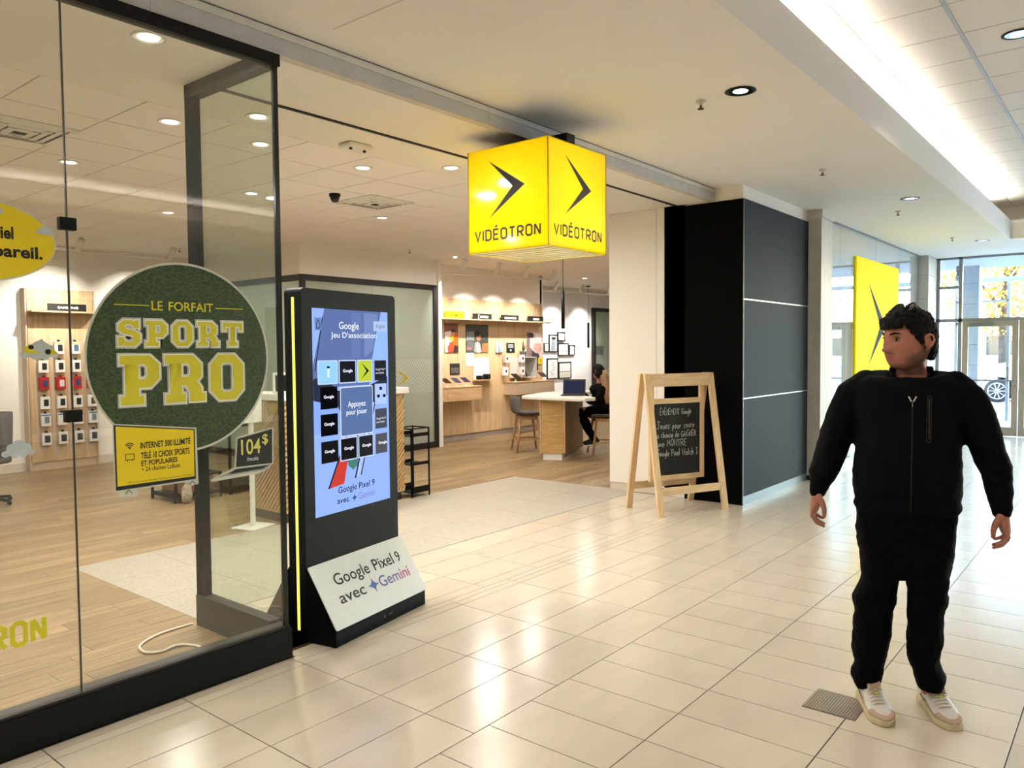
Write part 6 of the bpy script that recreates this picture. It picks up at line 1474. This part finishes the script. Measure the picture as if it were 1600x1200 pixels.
for i, y in enumerate((5.4, 2.6, -.2)):
    tag(MB().box(24.0, 26.2, y-.06, y+.06, -.03, -.027).build('parking_line', mat('line_white', L(236, 236, 232))), ('white parking line left of the parked car', 'white parking line beneath the parked car', 'white parking line right of the parked car')[i], 'road marking')
# parked white car: local x = length (front at +x), y = width
car = root('car', 'white parked car seen through the glass entrance door', 'car', (27.95, 2.0, -.03), R_(90))
M_car = mat('car_white', L(226, 230, 234), rough=.2, coat=.6, var=.01); M_cgl = mat('car_glass', L(38, 44, 50), rough=.08); M_tyre = mat('tyre', L(26, 26, 28), rough=.85); M_rim = mat('rim', L(196, 200, 206), rough=.25, metal=.7)
prof = [(-2.25, .42), (-2.28, .85), (-2.18, 1.10), (-1.95, 1.55), (-1.55, 1.70), (.25, 1.70), (.95, 1.22), (2.05, 1.05), (2.28, .80), (2.25, .42), (1.86, .30), (1.82, .55), (1.62, .72), (1.36, .78), (1.10, .72), (.90, .55), (.86, .30), (-.88, .30), (-.92, .55), (-1.10, .72), (-1.36, .78), (-1.62, .72), (-1.82, .55), (-1.86, .30)]
def ring(k, y): return [(x, y*(1 if z < 1.1 else 1-(z-1.1)*.35), z) for x, z in prof]
MB().loft([ring(1, -.90), ring(1, .90)]).build('car_body', M_car, car, bevel=.05)
for s in (-1, 1):
    def yy(z): return s*(.90*(1-(z-1.1)*.35)+.004)
    for pts in ([(-1.80, 1.16), (-.55, 1.16), (-.55, 1.60), (-1.55, 1.58)], [(-.47, 1.16), (.82, 1.16), (.22, 1.60), (-.47, 1.60)]):
        q = [(x, yy(z), z) for x, z in pts]; q2 = [(x, yy(z)-s*.02, z) for x, z in pts]
        MB().loft([q, q2]).build('side_window', M_cgl, car)
    for x in (-1.36, 1.36):
        wh = MB().lathe([(.0, -.10), (.27, -.10), (.345, -.075), (.345, .075), (.27, .10), (.0, .10)], 28, (x, s*.80, .345), 'y').build('tyre', M_tyre, car, True)
        MB().lathe([(.245, s*.085), (.25, s*.105), (.225, s*.108), (.215, s*.08)], 28, (x, s*.80, .345), 'y', cap=False).build('rim', M_rim, wh)
        for k in range(10):
            a = 2*math.pi*k/10; MB().bar((x, s*.905, .345), (x+.235*math.cos(a), s*.905, .345+.235*math.sin(a)), .028, .02).build('spoke', M_rim, wh)
    MB().box(2.0, 2.27, s*.62-.16, s*.62+.16, .78, .90).build('headlamp', mat('headlamp', L(200, 206, 212), rough=.1), car)
MB().box(-2.30, -2.2, -.75, .75, .82, .95).build('tail_lamp', mat('tail_red', L(120, 20, 20), rough=.2), car)
# trees
M_bark = mat('bark', L(74, 60, 48), rough=.9, var=.2, bump=.5)
def tree(label, x, y, h, r, cols, seed, n=2600):
    t = root('tree', label, 'tree', (x, y, -.03)); rg = random.Random(seed)
    MB().tube([(0, 0, 0), (.1, .05, h*.35), (0, -.05, h*.6), (.1, 0, h*.85)], [.22, .16, .10, .03], 8).build('trunk', M_bark, t, True)
    for k in range(5):
        a = 2*math.pi*k/5+rg.random(); MB().tube([(0, 0, h*(.35+.06*k)), (r*.35*math.cos(a), r*.35*math.sin(a), h*(.5+.06*k)), (r*.7*math.cos(a), r*.7*math.sin(a), h*(.6+.07*k))], [.09, .05, .02], 6).build('branch', M_bark, t, True)
    for ci, c in enumerate(cols):
        b = MB()
        for i in range(n//len(cols)):
            while True:
                p = Vector((rg.uniform(-1, 1), rg.uniform(-1, 1), rg.uniform(-1, 1)))
                if .25 < p.length < 1: break
            k = 1+.25*math.sin(5*p.x+seed)*math.cos(4*p.y+2*p.z)
            p = Vector((p.x*r*k, p.y*r*k, h*.62+p.z*h*.36*k)); s = rg.uniform(.05, .11)*(r/3)*1.2
            u = Vector((rg.uniform(-1, 1), rg.uniform(-1, 1), rg.uniform(-1, 1))).normalized(); v = u.cross(Vector((rg.uniform(-1, 1), rg.uniform(-1, 1), .3))).normalized()
            b.poly([p-u*s, p-v*s*.6, p+u*s, p+v*s*.6])
        tag(b.build('foliage', mat('leaf_%d_%d_%d' % c, L(*c), rough=.7, var=.3, scale=3), t, fix=False), kind='stuff')
Yl, Or, Gn = (232, 190, 60), (150, 80, 30), (56, 66, 36)
tree('yellow autumn tree beyond the car park, framed by the pane above the doors', 42, 5.0, 8.0, 2.7, ((190, 140, 26), (170, 112, 20)), 1, 4200)
tree('dark green tree beside the yellow one above the doors', 62, 11.6, 8.5, 2.2, (Gn, (110, 96, 60)), 2, 1500)
tree('orange bushy tree left of the yellow tree, low behind the car', 40, 9.6, 4.6, 1.9, (Or, (180, 90, 60)), 3, 1500)
for i, (x, y) in enumerate(((44, -10), (48, -18), (40, -26), (52, -2), (46, -36))):
    tree(('first', 'second', 'third', 'fourth', 'fifth')[i]+' autumn tree of the row hidden right of the doors', x, y, 8+i % 3, 3.2, ((214, 150, 60), (180, 120, 60), Gn), 10+i, 1500)
hg = MB()
fb = root('far_building', 'low pale building beyond the car park', 'building', (74, 10, -.03))
MB().box(0, 10, -40, 60, 0, 3.6).build('wall', mat('far_wall', L(206, 204, 200), rough=.9), fb); MB().box(-.3, 10.3, -40.3, 60.3, 3.6, 3.9).build('roof_edge', mat('far_roof', L(150, 148, 146), rough=.9), fb)
for k in range(12): MB().box(-.05, 0, -36+k*8, -32+k*8, 1.0, 2.6).build('window', M_cgl, fb)
